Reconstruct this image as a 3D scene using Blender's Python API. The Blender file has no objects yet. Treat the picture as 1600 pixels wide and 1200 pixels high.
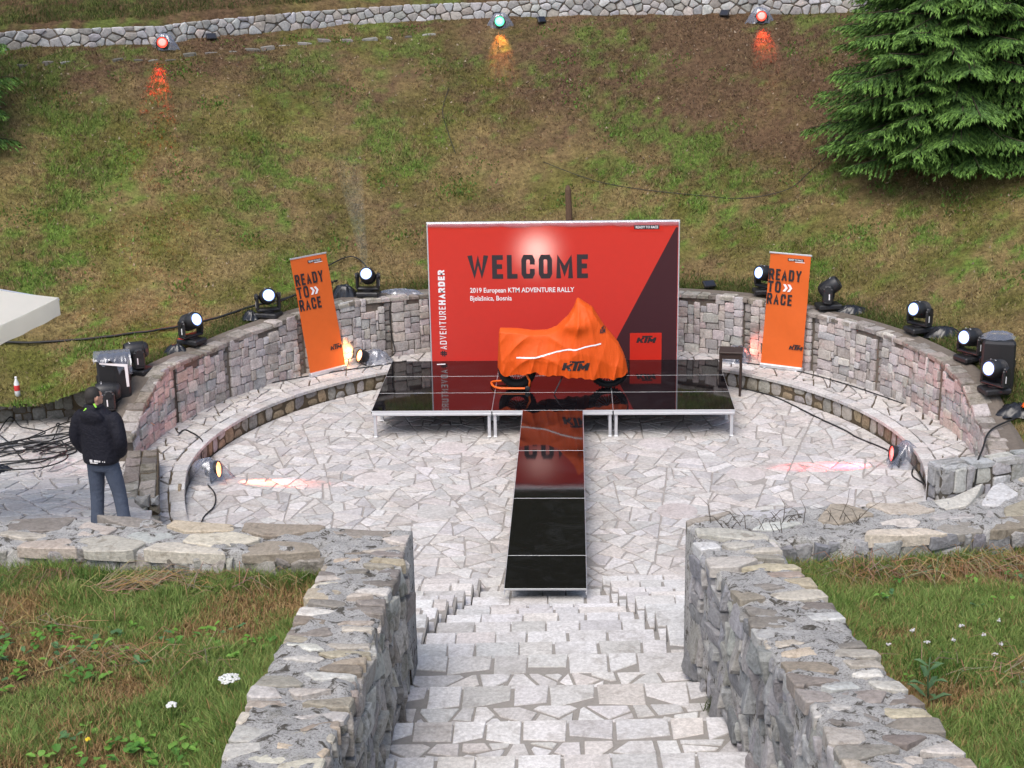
import bpy, bmesh, math, random
import numpy as np
from mathutils import Vector, Matrix, Euler

random.seed(11)
RNG = np.random.default_rng(5)
R = math.radians
scene = bpy.context.scene
col = scene.collection

# ------------------------------------------------------------------ camera
CAM = (0.3773, -23.5828, 8.0639)
F_PX, PITCH, YAW, ROLL = 2347.4, 0.29325, 0.04387, -0.017996
def cam_axes():
    c, s = math.cos(YAW), math.sin(YAW)
    fw = Vector((-s*math.cos(PITCH), c*math.cos(PITCH), -math.sin(PITCH)))
    r = Vector((c, s, 0)); u = r.cross(fw)
    cr, sr = math.cos(ROLL), math.sin(ROLL)
    return cr*r + sr*u, -sr*r + cr*u, fw
AX_R, AX_U, AX_F = cam_axes()
cam_data = bpy.data.cameras.new('camera')
cam = bpy.data.objects.new('camera', cam_data)
col.objects.link(cam)
cam_data.sensor_width = 36
cam_data.lens = F_PX/1600*36
cam_data.clip_end = 1000
m = Matrix.Identity(4)
for i in range(3):
    m[i][0], m[i][1], m[i][2], m[i][3] = AX_R[i], AX_U[i], -AX_F[i], CAM[i]
cam.matrix_world = m
scene.camera = cam

# ------------------------------------------------------------------ sky, sun, exposure
SUN_EL, SUN_AZ = 58, 200          # degrees; azimuth the light comes from, clockwise from +y
world = bpy.data.worlds.new('World'); scene.world = world
world.use_nodes = True
wn = world.node_tree.nodes; wl = world.node_tree.links
sky = wn.new('ShaderNodeTexSky'); sky.sky_type = 'NISHITA'; sky.sun_disc = False
sky.sun_elevation = R(SUN_EL); sky.sun_rotation = R(SUN_AZ)
sky.air_density = 1.0; sky.dust_density = 3.0; sky.ozone_density = 0.6
wl.new(sky.outputs[0], wn['Background'].inputs[0])
wn['Background'].inputs[1].default_value = 0.14
sun_d = bpy.data.lights.new('sun', 'SUN'); sun_d.energy = 1.5; sun_d.angle = R(40); sun_d.color = (1, .97, .93)
sun = bpy.data.objects.new('sun', sun_d); col.objects.link(sun)
d = Vector((math.sin(R(SUN_AZ))*math.cos(R(SUN_EL)), math.cos(R(SUN_AZ))*math.cos(R(SUN_EL)), math.sin(R(SUN_EL))))
sun.rotation_euler = d.to_track_quat('Z', 'Y').to_euler()
sun.location = d*60
scene.view_settings.view_transform = 'Standard'
scene.view_settings.look = 'None'
scene.view_settings.exposure = 0.64
scene.view_settings.gamma = 1
scene.cycles.use_denoising = True
scene.cycles.max_bounces = 6
scene.cycles.diffuse_bounces = 3
scene.cycles.transparent_max_bounces = 12
scene.cycles.sample_clamp_indirect = 4

# ------------------------------------------------------------------ helpers
def wpos(o):
    return o['_w'] if o is not None and '_w' in o else (0, 0, 0)
def tag(o, label=None, cat=None, group=None, kind=None):
    if label: o['label'] = label
    if cat: o['category'] = cat
    if group: o['group'] = group
    if kind: o['kind'] = kind
    return o
ORIG = {}
def empty(name, loc=(0, 0, 0), rz=0.0, label=None, cat=None, group=None, kind=None):
    o = bpy.data.objects.new(name, None); col.objects.link(o)
    o.location = loc; o.rotation_euler = (0, 0, rz); o.empty_display_size = .1
    ORIG[o] = Vector(loc)
    return tag(o, label, cat, group, kind)

def mobj(name, V, F, mat, parent=None, smooth=False, tone=None, origin=None, local=False):
    """one mesh object; V in world coordinates unless local=True"""
    V = np.asarray(V, dtype=np.float64).reshape(-1, 3)
    off = np.zeros(3)
    if parent is not None and not local:
        off = np.array(ORIG.get(parent, Vector((0, 0, 0))))
    if origin is not None:
        off = np.array(origin)
    me = bpy.data.meshes.new(name)
    me.from_pydata((V-off).tolist(), [], F)
    if smooth:
        me.polygons.foreach_set('use_smooth', [True]*len(me.polygons))
    if tone is not None:
        a = me.attributes.new('tone', 'FLOAT_COLOR', 'POINT')
        t = np.ones((len(V), 4), dtype=np.float32)
        t[:, :3] = np.asarray(tone, dtype=np.float32)
        a.data.foreach_set('color', t.ravel())
    if mat is not None:
        for mm in (mat if isinstance(mat, (list, tuple)) else [mat]): me.materials.append(mm)
    o = bpy.data.objects.new(name, me); col.objects.link(o)
    if parent is not None:
        o.parent = parent
        ORIG[o] = Vector(off)
        # keep the child where its world coordinates say
    elif origin is not None:
        o.location = origin; ORIG[o] = Vector(origin)
    return o

class MB:
    def __init__(s): s.v = []; s.f = []; s.t = []
    def add(s, V, F, tone=None):
        n = len(s.v); s.v.extend([tuple(p) for p in V]); s.f.extend([[i+n for i in f] for f in F])
        if tone is not None: s.t.extend([tuple(tone)]*len(V))
        return s
    def box(s, c, d, b=.01, M=None):
        V, F = cbox(c, d, b, M); return s.add(V, F)
    def tube(s, pts, r, n=8, closed=False):
        V, F = tube(pts, r, n, closed); return s.add(V, F)
    def build(s, name, mat, parent=None, smooth=False, local=False, origin=None):
        return mobj(name, s.v, s.f, mat, parent, smooth, s.t if s.t else None, origin, local)

def cbox(c, d, b=.01, M=None):
    """box with chamfered edges"""
    hx, hy, hz = d[0]/2, d[1]/2, d[2]/2
    b = min(b, hx*.9, hy*.9, hz*.9)
    V = []; idx = {}
    for sx in (-1, 1):
        for sy in (-1, 1):
            for sz in (-1, 1):
                for k in range(3):
                    p = [sx*(hx-b), sy*(hy-b), sz*(hz-b)]
                    p[k] = (sx, sy, sz)[k]*(hx, hy, hz)[k]
                    idx[(sx, sy, sz, k)] = len(V); V.append(p)
    F = []
    for k in range(3):
        a, e = [(1, 2), (2, 0), (0, 1)][k]
        for s in (-1, 1):
            q = []
            for (sa, se) in ((-1, -1), (1, -1), (1, 1), (-1, 1)):
                t = [0, 0, 0]; t[k] = s; t[a] = sa; t[e] = se
                q.append(idx[(*t, k)])
            F.append(q if s > 0 else q[::-1])
    for k in range(3):      # edge chamfers along axis k
        a, e = [(1, 2), (2, 0), (0, 1)][k]
        for sa in (-1, 1):
            for se in (-1, 1):
                t0 = [0, 0, 0]; t0[a] = sa; t0[e] = se; t1 = list(t0)
                t0[k] = -1; t1[k] = 1
                q = [idx[(*t0, a)], idx[(*t1, a)], idx[(*t1, e)], idx[(*t0, e)]]
                F.append(q if sa*se < 0 else q[::-1])
    for sx in (-1, 1):
        for sy in (-1, 1):
            for sz in (-1, 1):
                q = [idx[(sx, sy, sz, k)] for k in range(3)]
                F.append(q if sx*sy*sz > 0 else q[::-1])
    if M is not None: V = [tuple(M @ Vector(p)) for p in V]
    V = [(p[0]+c[0], p[1]+c[1], p[2]+c[2]) for p in V]
    return V, F

def tube(pts, r, n=8, closed=False):
    P = [Vector(p) for p in pts]; V = []; F = []
    m = len(P); rr = r if isinstance(r, (list, tuple)) else [r]*m
    up = Vector((0, 0, 1)); prev = None
    for i, p in enumerate(P):
        if closed: t = (P[(i+1) % m]-P[i-1])
        else: t = (P[min(i+1, m-1)]-P[max(i-1, 0)])
        if t.length < 1e-9: t = Vector((0, 0, 1))
        t.normalize()
        if prev is None:
            a = t.cross(up)
            if a.length < 1e-3: a = t.cross(Vector((1, 0, 0)))
        else:
            a = prev - t*prev.dot(t)
            if a.length < 1e-6: a = t.orthogonal()
        a.normalize(); prev = a; bb = t.cross(a)
        for k in range(n):
            an = 2*math.pi*k/n
            V.append(tuple(p + (a*math.cos(an)+bb*math.sin(an))*rr[i]))
    for i in range(m if closed else m-1):
        j = (i+1) % m
        for k in range(n):
            F.append([i*n+k, i*n+(k+1) % n, j*n+(k+1) % n, j*n+k])
    if not closed:
        F.append(list(range(n))[::-1]); F.append([(m-1)*n+k for k in range(n)])
    return V, F

def catmull(pts, n=8):
    P = [Vector(p) for p in pts]; out = []
    for i in range(len(P)-1):
        p0, p1, p2, p3 = P[max(i-1, 0)], P[i], P[i+1], P[min(i+2, len(P)-1)]
        for k in range(n):
            t = k/n
            out.append(.5*((2*p1)+(-p0+p2)*t+(2*p0-5*p1+4*p2-p3)*t*t+(-p0+3*p1-3*p2+p3)*t**3))
    out.append(P[-1]); return out

def lathe(profile, n=24, M=None):
    """profile (r,h) turned about z"""
    V = []; F = []
    for (r, h) in profile:
        for k in range(n):
            a = 2*math.pi*k/n; V.append((r*math.cos(a), r*math.sin(a), h))
    for i in range(len(profile)-1):
        for k in range(n):
            F.append([i*n+k, i*n+(k+1) % n, (i+1)*n+(k+1) % n, (i+1)*n+k])
    F.append(list(range(n))[::-1]); F.append([(len(profile)-1)*n+k for k in range(n)])
    if M is not None: V = [tuple(M @ Vector(p)) for p in V]
    return V, F

def torus(R0, r, n=40, k=10, M=None):
    pts = [(R0*math.cos(2*math.pi*i/n), R0*math.sin(2*math.pi*i/n), 0) for i in range(n)]
    V, F = tube(pts, r, k, True)
    if M is not None: V = [tuple(M @ Vector(p)) for p in V]
    return V, F

# ---- value noise
_perm = RNG.random((256, 256))
def vnoise(x, y):
    x = np.asarray(x, float); y = np.asarray(y, float)
    xi = np.floor(x).astype(int); yi = np.floor(y).astype(int)
    fx = x-xi; fy = y-yi
    fx = fx*fx*(3-2*fx); fy = fy*fy*(3-2*fy)
    a = _perm[xi & 255, yi & 255]; b = _perm[(xi+1) & 255, yi & 255]
    c = _perm[xi & 255, (yi+1) & 255]; e = _perm[(xi+1) & 255, (yi+1) & 255]
    return (a*(1-fx)+b*fx)*(1-fy)+(c*(1-fx)+e*fx)*fy
def fbm(x, y, o=4):
    x = np.asarray(x, float); y = np.asarray(y, float)
    s = 0; a = .5
    for i in range(o):
        s = s+a*vnoise(x*2**i+17*i, y*2**i+31*i); a *= .5
    return s/(1-.5**o)

# ---- picture footprint of a point (only used to choose which 300 stones become single objects)
def share(p, area):
    q = Vector(p)-Vector(CAM); dd = q.dot(AX_F)
    if dd < 1: return 0
    u = 800+F_PX*q.dot(AX_R)/dd; v = 600-F_PX*q.dot(AX_U)/dd
    out = max(0, -u, u-1600, -v, v-1200)
    return area/dd**2*(1 if out < 12 else .01)

# ---- stones
def clip_poly(poly, n, c):
    """keep the part of a convex polygon with p.n <= c"""
    out = []
    for i in range(len(poly)):
        a = poly[i]; b = poly[(i+1) % len(poly)]
        da = a[0]*n[0]+a[1]*n[1]-c; db = b[0]*n[0]+b[1]*n[1]-c
        if da <= 0: out.append(a)
        if (da < 0) != (db < 0) and abs(da-db) > 1e-12:
            t = da/(da-db); out.append((a[0]+(b[0]-a[0])*t, a[1]+(b[1]-a[1])*t))
    return out
def voronoi(sites, bound, gap=.012, sx=1., sy=1., reach=2.2):
    """shrunken voronoi cells of the sites inside a convex boundary; sx, sy stretch the metric"""
    S = np.array(sites); T = S*[sx, sy]
    cells = []
    step = math.sqrt(max(1e-6, np.ptp(T[:, 0])*np.ptp(T[:, 1])/max(1, len(T))))
    for i in range(len(S)):
        poly = list(bound)
        d2 = ((T-T[i])**2).sum(1)
        for j in np.argsort(d2)[1:26]:
            nx, ny = T[j]-T[i]
            L = math.hypot(nx, ny)
            if L < 1e-6: continue
            c = (T[j]@T[j]-T[i]@T[i])/2
            n = (nx*sx, ny*sy); nl = math.hypot(*n)
            poly = clip_poly(poly, n, c-gap*.5*nl)
            if len(poly) < 3: break
        if len(poly) >= 3: cells.append(poly)
    return cells
def parea(p):
    return abs(sum(p[i][0]*p[(i+1) % len(p)][1]-p[(i+1) % len(p)][0]*p[i][1] for i in range(len(p))))/2
def pcent(p):
    return (sum(q[0] for q in p)/len(p), sum(q[1] for q in p)/len(p))
def tidy(poly, tol=.02):
    out = []
    for p in poly:
        if not out or math.hypot(p[0]-out[-1][0], p[1]-out[-1][1]) > tol: out.append(p)
    while len(out) > 3 and math.hypot(out[0][0]-out[-1][0], out[0][1]-out[-1][1]) < tol: out.pop()
    return out
def round_poly(poly, k=.25):
    """cut every corner once"""
    out = []
    n = len(poly)
    for i in range(n):
        a, b, c = poly[i-1], poly[i], poly[(i+1) % n]
        out.append((b[0]+(a[0]-b[0])*k, b[1]+(a[1]-b[1])*k))
        out.append((b[0]+(c[0]-b[0])*k, b[1]+(c[1]-b[1])*k))
    return out
def rough(poly, amp, step):
    """split long edges and shake the outline a little"""
    out = []
    n = len(poly)
    for i in range(n):
        a, b = poly[i], poly[(i+1) % n]
        L = math.hypot(b[0]-a[0], b[1]-a[1]); k = max(1, int(L/step))
        for j in range(k):
            t = j/k
            out.append((a[0]+(b[0]-a[0])*t+random.uniform(-amp, amp), a[1]+(b[1]-a[1])*t+random.uniform(-amp, amp)))
    return out
def ccw(p):
    s = sum(p[i][0]*p[(i+1) % len(p)][1]-p[(i+1) % len(p)][0]*p[i][1] for i in range(len(p)))
    return p if s > 0 else p[::-1]
def slab(poly, d0, d1, ins, bulge, mapf, tilt=0.0):
    """stone with an outline in (s,t), from depth d0 to d1, chamfered face and a raised middle"""
    p = ccw(poly); n = len(p); cx, cy = pcent(p)
    tx, ty = random.uniform(-tilt, tilt), random.uniform(-tilt, tilt)
    V = []
    for (s, t) in p: V.append(mapf(s, t, d0))
    for (s, t) in p: V.append(mapf(s, t, d1-ins*.7+tx*(s-cx)+ty*(t-cy)))
    for (s, t) in p:
        L = max(1e-6, math.hypot(s-cx, t-cy)); k = min(.6, ins/L)
        ss, tt = s+(cx-s)*k, t+(cy-t)*k
        V.append(mapf(ss, tt, d1+tx*(ss-cx)+ty*(tt-cy)+random.uniform(-.15, .15)*bulge))
    V.append(mapf(cx, cy, d1+bulge))
    F = []
    for i in range(n):
        j = (i+1) % n
        F.append([i, j, n+j, n+i]); F.append([n+i, n+j, 2*n+j, 2*n+i]); F.append([2*n+i, 2*n+j, 3*n])
    return V, F
def jit(c, v=.08, w=.03):
    k = 1+random.uniform(-v, v)*2
    return tuple(max(.01, x*k*(1+random.uniform(-w, w))) for x in c)
def emit(stones, parent, name, mat, limit=300, rest='small_stones', smooth=False):
    """stones: (verts, faces, tone, weight). The ones that show largest become parts, the others one joined part"""
    stones.sort(key=lambda s: -s[3])
    for V, F, t, w in stones[:limit]:
        o = mobj(name, V, F, mat, parent, smooth, t)
    if len(stones) > limit:
        mb = MB()
        for V, F, t, w in stones[limit:]: mb.add(V, F, t)
        o = mb.build(rest, mat, parent, smooth); o['kind'] = 'stuff'
def cen(V):
    n = len(V); return (sum(p[0] for p in V)/n, sum(p[1] for p in V)/n, sum(p[2] for p in V)/n)
def masonry(w, h, cw=.062, ch=.062, wr=(2, 5), hr=(2, 3)):
    """random ashlar: rectangles packed on a fine grid"""
    nx, ny = max(1, int(w/cw)), max(1, int(h/ch))
    sx, sy = w/nx, h/ny
    occ = np.zeros((nx, ny), bool); out = []
    for j in range(ny):
        for i in range(nx):
            if occ[i, j]: continue
            ww = random.randint(*wr); hh = random.randint(*hr)
            ww = min(ww, nx-i); hh = min(hh, ny-j)
            k = 0
            while k < ww and not occ[i+k, j]: k += 1
            ww = k
            while hh > 1 and occ[i:i+ww, j:j+hh].any(): hh -= 1
            if nx-(i+ww) == 1 and not occ[i+ww, j:j+hh].any(): ww += 1
            if ny-(j+hh) == 1: 
                if not occ[i:i+ww, j+hh].any(): hh += 1
            occ[i:i+ww, j:j+hh] = True
            out.append((i*sx, j*sy, (i+ww)*sx, (j+hh)*sy))
    return out
def rect_poly(x0, y0, x1, y1, g=.007, j=.008, cf=.16):
    r = lambda: random.uniform(-j, j)
    x0 += g; y0 += g; x1 -= g; y1 -= g
    c = min(x1-x0, y1-y0)*cf
    return [(x0+c+r()*.5, y0+r()), (x1-c+r()*.5, y0+r()), (x1+r(), y0+c), (x1+r(), y1-c), (x1-c+r()*.5, y1+r()), (x0+c+r()*.5, y1+r()), (x0+r(), y1-c), (x0+r(), y0+c)]

# ------------------------------------------------------------------ materials
def newmat(name):
    mt = bpy.data.materials.new(name); mt.use_nodes = True
    return mt, mt.node_tree.nodes, mt.node_tree.links, mt.node_tree.nodes['Principled BSDF']
def noise(n, l, scale, detail=5, rough=.6, coord=None, dist=0.0):
    t = n.new('ShaderNodeTexNoise'); t.inputs['Scale'].default_value = scale
    t.inputs['Detail'].default_value = detail; t.inputs['Roughness'].default_value = rough
    t.inputs['Distortion'].default_value = dist
    if coord is not None: l.new(coord, t.inputs['Vector'])
    return t.outputs['Fac']
def ramp(n, l, fac, stops):
    r = n.new('ShaderNodeValToRGB'); l.new(fac, r.inputs[0])
    e = r.color_ramp.elements
    while len(e) < len(stops): e.new(.5)
    for k, (p, c) in enumerate(stops):
        e[k].position = p; e[k].color = (*c, 1) if len(c) == 3 else c
    return r.outputs[0]
def mix(n, l, fac, a, b, mode='MIX'):
    x = n.new('ShaderNodeMix'); x.data_type = 'RGBA'; x.blend_type = mode
    for s, v in ((x.inputs[0], fac), (x.inputs[6], a), (x.inputs[7], b)):
        if isinstance(v, (int, float)): s.default_value = v
        elif isinstance(v, tuple): s.default_value = (*v, 1) if len(v) == 3 else v
        else: l.new(v, s)
    return x.outputs[2]
def mathn(n, l, op, a, b=None):
    x = n.new('ShaderNodeMath'); x.operation = op
    for s, v in ((x.inputs[0], a), (x.inputs[1], b)):
        if v is None: continue
        if isinstance(v, (int, float)): s.default_value = v
        else: l.new(v, s)
    return x.outputs[0]
def bump(n, l, p, fac, strength, dist):
    b = n.new('ShaderNodeBump'); b.inputs['Strength'].default_value = strength; b.inputs['Distance'].default_value = dist
    l.new(fac, b.inputs['Height'])
    if p.inputs['Normal'].is_linked: l.new(p.inputs['Normal'].links[0].from_socket, b.inputs['Normal'])
    l.new(b.outputs[0], p.inputs['Normal'])
def coords(n, l):
    """object space plus a per object shift, so that alike pieces do not share one pattern"""
    tc = n.new('ShaderNodeTexCoord'); return tc.outputs['Object']
def attr(n, name='tone'):
    a = n.new('ShaderNodeAttribute'); a.attribute_name = name; return a.outputs['Color']

def stone_mat(name, dark=(.45, .42, .4), spots=.35, fine=38, big=5, bmp=.5, bd=.012, rough=.85, moss=0.0, mosscol=(.035, .04, .012)):
    mt, n, l, p = newmat(name); c = coords(n, l); a = attr(n)
    f1 = noise(n, l, fine, 6, .7, c); f2 = noise(n, l, big, 5, .65, c, .6); f3 = noise(n, l, fine*3.2, 3, .6, c)
    x = mix(n, l, ramp(n, l, f1, [(.38, (0, 0, 0)), (.66, (1, 1, 1))]), mix(n, l, 1.0, a, (.78, .77, .76), 'MULTIPLY'), mix(n, l, 1.0, a, (1.14, 1.13, 1.12), 'MULTIPLY'))
    x = mix(n, l, mathn(n, l, 'MULTIPLY', ramp(n, l, f2, [(.52, (0, 0, 0)), (.72, (1, 1, 1))]), spots), x, mix(n, l, 1.0, x, dark, 'MULTIPLY'))
    if moss > 0:
        f4 = noise(n, l, 3.1, 7, .75, c, .9)
        x = mix(n, l, mathn(n, l, 'MULTIPLY', ramp(n, l, f4, [(.5, (0, 0, 0)), (.62, (1, 1, 1))]), moss), x, mosscol)
    l.new(x, p.inputs['Base Color']); p.inputs['Roughness'].default_value = rough
    p.inputs['Specular IOR Level'].default_value = .3
    bump(n, l, p, f1, bmp, bd); bump(n, l, p, f3, bmp*.7, bd*.3)
    return mt
def plain(name, color, rough=.6, metal=0.0, var=.12, scale=12, bmp=.0, bd=.002, spec=.5, coat=0.0):
    mt, n, l, p = newmat(name); c = coords(n, l)
    f = noise(n, l, scale, 5, .65, c)
    x = mix(n, l, f, tuple(v*(1-var) for v in color), tuple(min(1, v*(1+var)) for v in color))
    l.new(x, p.inputs['Base Color']); p.inputs['Metallic'].default_value = metal
    r = mathn(n, l, 'ADD', mathn(n, l, 'MULTIPLY', f, .16), rough-.08); l.new(r, p.inputs['Roughness'])
    p.inputs['Specular IOR Level'].default_value = spec; p.inputs['Coat Weight'].default_value = coat
    if bmp: bump(n, l, p, noise(n, l, scale*4, 4, .6, c), bmp, bd)
    return mt
def emis(name, color, strength):
    mt, n, l, p = newmat(name)
    p.inputs['Base Color'].default_value = (.6, .6, .6, 1)
    p.inputs['Emission Color'].default_value = (*color, 1); p.inputs['Emission Strength'].default_value = strength
    return mt

M = {}
M['paving'] = stone_mat('paving_stone', dark=(.7, .66, .63), spots=.6, fine=22, big=2.2, bmp=.4, bd=.006, rough=.72, moss=.22, mosscol=(.3, .27, .24))
M['tread'] = stone_mat('tread_stone', dark=(.6, .57, .54), spots=.75, fine=30, big=5, bmp=.6, bd=.008, rough=.75, moss=.3, mosscol=(.3, .28, .25))
M['joint'] = plain('paving_mortar', (.31, .285, .26), .95, var=.35, scale=22, bmp=.5, bd=.006)
M['joint2'] = plain('stair_mortar', (.27, .25, .225), .95, var=.3, scale=25, bmp=.6, bd=.008)
M['wallstone'] = stone_mat('wall_stone', dark=(.5, .46, .42), spots=.55, fine=30, big=7, bmp=.8, bd=.014, moss=.25, mosscol=(.06, .048, .026))
M['wallmortar'] = plain('wall_mortar', (.14, .115, .092), .97, var=.45, scale=14, bmp=.6, bd=.01)
M['capstone'] = stone_mat('cap_stone', dark=(.4, .36, .3), spots=.6, fine=24, big=9, bmp=.8, bd=.014, moss=.5, mosscol=(.04, .04, .014))
M['riser'] = stone_mat('riser_stone', dark=(.5, .42, .32), spots=.55, fine=26, big=8, bmp=.7, bd=.012, moss=.4, mosscol=(.05, .045, .016))
M['risermortar'] = plain('riser_mortar', (.1, .075, .045), .97, var=.4, scale=12, bmp=.6, bd=.012)
M['parastone'] = stone_mat('parapet_stone', dark=(.5, .46, .42), spots=.7, fine=30, big=9, bmp=.9, bd=.016, moss=.14, mosscol=(.06, .055, .03))
M['facestone'] = stone_mat('schist_stone', dark=(.4, .37, .34), spots=.75, fine=26, big=9, bmp=1.0, bd=.03, moss=.6, mosscol=(.065, .06, .024))
M['facestone2'] = stone_mat('bluish_schist', dark=(.45, .43, .42), spots=.7, fine=26, big=9, bmp=1.0, bd=.03, moss=.16, mosscol=(.06, .055, .03))
M['faceback'] = plain('schist_mortar', (.1, .088, .07), .97, var=.4, scale=14, bmp=.8, bd=.02)
M['upperstone'] = stone_mat('upper_wall_stone', dark=(.5, .5, .5), spots=.5, fine=16, big=4, bmp=.6, bd=.02)

def parapet_mortar():
    mt, n, l, p = newmat('parapet_mortar'); c = coords(n, l)
    f1 = noise(n, l, 60, 5, .7, c); f2 = noise(n, l, 9, 6, .7, c, .8); f3 = noise(n, l, 160, 3, .6, c); f4 = noise(n, l, 2.4, 5, .6, c)
    x = ramp(n, l, f1, [(.32, (.165, .155, .14)), (.47, (.4, .388, .37)), (.7, (.55, .535, .51))])
    x = mix(n, l, ramp(n, l, f2, [(.54, (0, 0, 0)), (.6, (1, 1, 1))]), x, (.1, .09, .075))
    x = mix(n, l, mathn(n, l, 'MULTIPLY', ramp(n, l, f4, [(.6, (0, 0, 0)), (.75, (1, 1, 1))]), .5), x, (.13, .12, .06))
    l.new(x, p.inputs['Base Color']); p.inputs['Roughness'].default_value = .95; p.inputs['Specular IOR Level'].default_value = .2
    bump(n, l, p, f1, 1.0, .02); bump(n, l, p, f3, .8, .006)
    return mt
M['paramortar'] = parapet_mortar()

def ground_mat(name, lower):
    mt, n, l, p = newmat(name); c = coords(n, l); a = attr(n)
    f1 = noise(n, l, 9, 8, .75, c); f2 = noise(n, l, 45, 5, .7, c); f3 = noise(n, l, 120, 3, .7, c)
    x = mix(n, l, ramp(n, l, f1, [(.35, (0, 0, 0)), (.65, (1, 1, 1))]), mix(n, l, 1.0, a, (.45, .43, .4), 'MULTIPLY'), mix(n, l, 1.0, a, (1.35, 1.32, 1.2), 'MULTIPLY'))
    x = mix(n, l, ramp(n, l, f2, [(.56, (0, 0, 0)), (.72, (1, 1, 1))]), x, (.15, .115, .065))
    x = mix(n, l, ramp(n, l, f3, [(.25, (1, 1, 1)), (.42, (0, 0, 0))]), x, (.018, .015, .009))
    l.new(x, p.inputs['Base Color']); p.inputs['Roughness'].default_value = 1; p.inputs['Specular IOR Level'].default_value = .1
    bump(n, l, p, f2, .9, .05); bump(n, l, p, f1, .6, .06)
    return mt
M['ground'] = ground_mat('mown_hillside', True)
M['soil'] = plain('bed_soil', (.07, .055, .03), 1, var=.5, scale=18, bmp=.8, bd=.03, spec=.1)
def blade_mat(name, trans=.3):
    mt, n, l, p = newmat(name); a = attr(n)
    l.new(a, p.inputs['Base Color']); p.inputs['Roughness'].default_value = .6; p.inputs['Specular IOR Level'].default_value = .25
    t = n.new('ShaderNodeBsdfTranslucent'); l.new(a, t.inputs[0])
    ms = n.new('ShaderNodeMixShader'); ms.inputs[0].default_value = trans
    l.new(p.outputs[0], ms.inputs[1]); l.new(t.outputs[0], ms.inputs[2])
    l.new(ms.outputs[0], n['Material Output'].inputs[0])
    return mt
M['blade'] = blade_mat('grass_blade')
M['needle'] = blade_mat('spruce_needles', .12)
M['bark'] = plain('bark', (.07, .05, .035), .95, var=.4, scale=20, bmp=.8, bd=.02)
M['black_plastic'] = plain('black_plastic', (.018, .018, .02), .45, var=.3, scale=20)
M['black_matte'] = plain('black_matte', (.012, .012, .014), .75, var=.3, scale=20)
M['grille'] = plain('speaker_grille', (.012, .012, .013), .6, var=.5, scale=400, bmp=.6, bd=.002)
M['alu'] = plain('aluminium', (.72, .73, .75), .42, .65, var=.06, scale=30)
M['rubber'] = plain('tyre_rubber', (.012, .012, .012), .8, var=.3, scale=60, bmp=.4, bd=.003)
M['wood_dark'] = plain('dark_wood', (.035, .02, .014), .5, var=.4, scale=18, bmp=.2)
M['wood_post'] = plain('weathered_wood', (.11, .065, .04), .9, var=.4, scale=16, bmp=.8, bd=.01)
M['orange_tube'] = plain('orange_paint', (.85, .14, .012), .35, var=.05)
M['cable'] = plain('black_cable', (.014, .014, .014), .6)
M['cable_pink'] = plain('pale_orange_cable', (.6, .33, .22), .6)
M['print_black'] = plain('black_print', (.022, .018, .02), .5, var=.1)
M['print_dark'] = plain('charcoal_print', (.028, .022, .026), .55, var=.1)
M['print_white'] = plain('white_print', (.82, .8, .8), .5, var=.03)
M['jacket'] = plain('navy_softshell', (.011, .011, .018), .75, var=.25, scale=5, bmp=.8, bd=.03, spec=.25)
M['jeans'] = plain('grey_blue_trousers', (.075, .092, .13), .85, var=.3, scale=9, bmp=.7, bd=.02, spec=.2)
M['skin'] = plain('skin', (.5, .27, .19), .5, var=.08)
M['hair'] = plain('dark_hair', (.02, .016, .014), .7, var=.4, scale=60, bmp=.6, bd=.006)
M['shoe'] = plain('dark_shoe', (.03, .028, .026), .6)
M['lime'] = plain('lime_tape', (.35, .8, .08), .5, var=.05)

def fabric(name, color, rough=.6, trans=.0, tcol=None, crease=0.0):
    mt, n, l, p = newmat(name); c = coords(n, l)
    f = noise(n, l, 7, 4, .6, c); g = noise(n, l, 260, 2, .5, c)
    l.new(mix(n, l, f, tuple(v*.93 for v in color), tuple(min(1, v*1.06) for v in color)), p.inputs['Base Color'])
    p.inputs['Roughness'].default_value = rough; p.inputs['Specular IOR Level'].default_value = .35
    bump(n, l, p, g, .12, .001)
    if crease:                 # creases that run mostly downwards
        mp = n.new('ShaderNodeMapping'); mp.inputs['Scale'].default_value = (4.5, 4.5, 1.3); mp.inputs['Rotation'].default_value = (0, .35, 0); l.new(c, mp.inputs[0])
        q = noise(n, l, 1.0, 3, .5, mp.outputs[0], 1.2)
        q = mathn(n, l, 'ABSOLUTE', mathn(n, l, 'SUBTRACT', q, .5))
        bump(n, l, p, q, crease, .12)
    if trans:
        t = n.new('ShaderNodeBsdfTranslucent'); t.inputs[0].default_value = (*(tcol or color), 1)
        ms = n.new('ShaderNodeMixShader'); ms.inputs[0].default_value = trans
        l.new(p.outputs[0], ms.inputs[1]); l.new(t.outputs[0], ms.inputs[2]); l.new(ms.outputs[0], n['Material Output'].inputs[0])
    return mt
M['banner_red'] = fabric('red_banner_print', (.62, .022, .009), .6, .1, (.95, .8, .76))
M['banner_maroon'] = fabric('maroon_banner_print', (.048, .011, .015), .6)
M['rollup'] = fabric('orange_banner_print', (.68, .125, .018), .6)
M['cover'] = fabric('orange_cover_cloth', (.68, .085, .003), .62, crease=.22)

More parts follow.
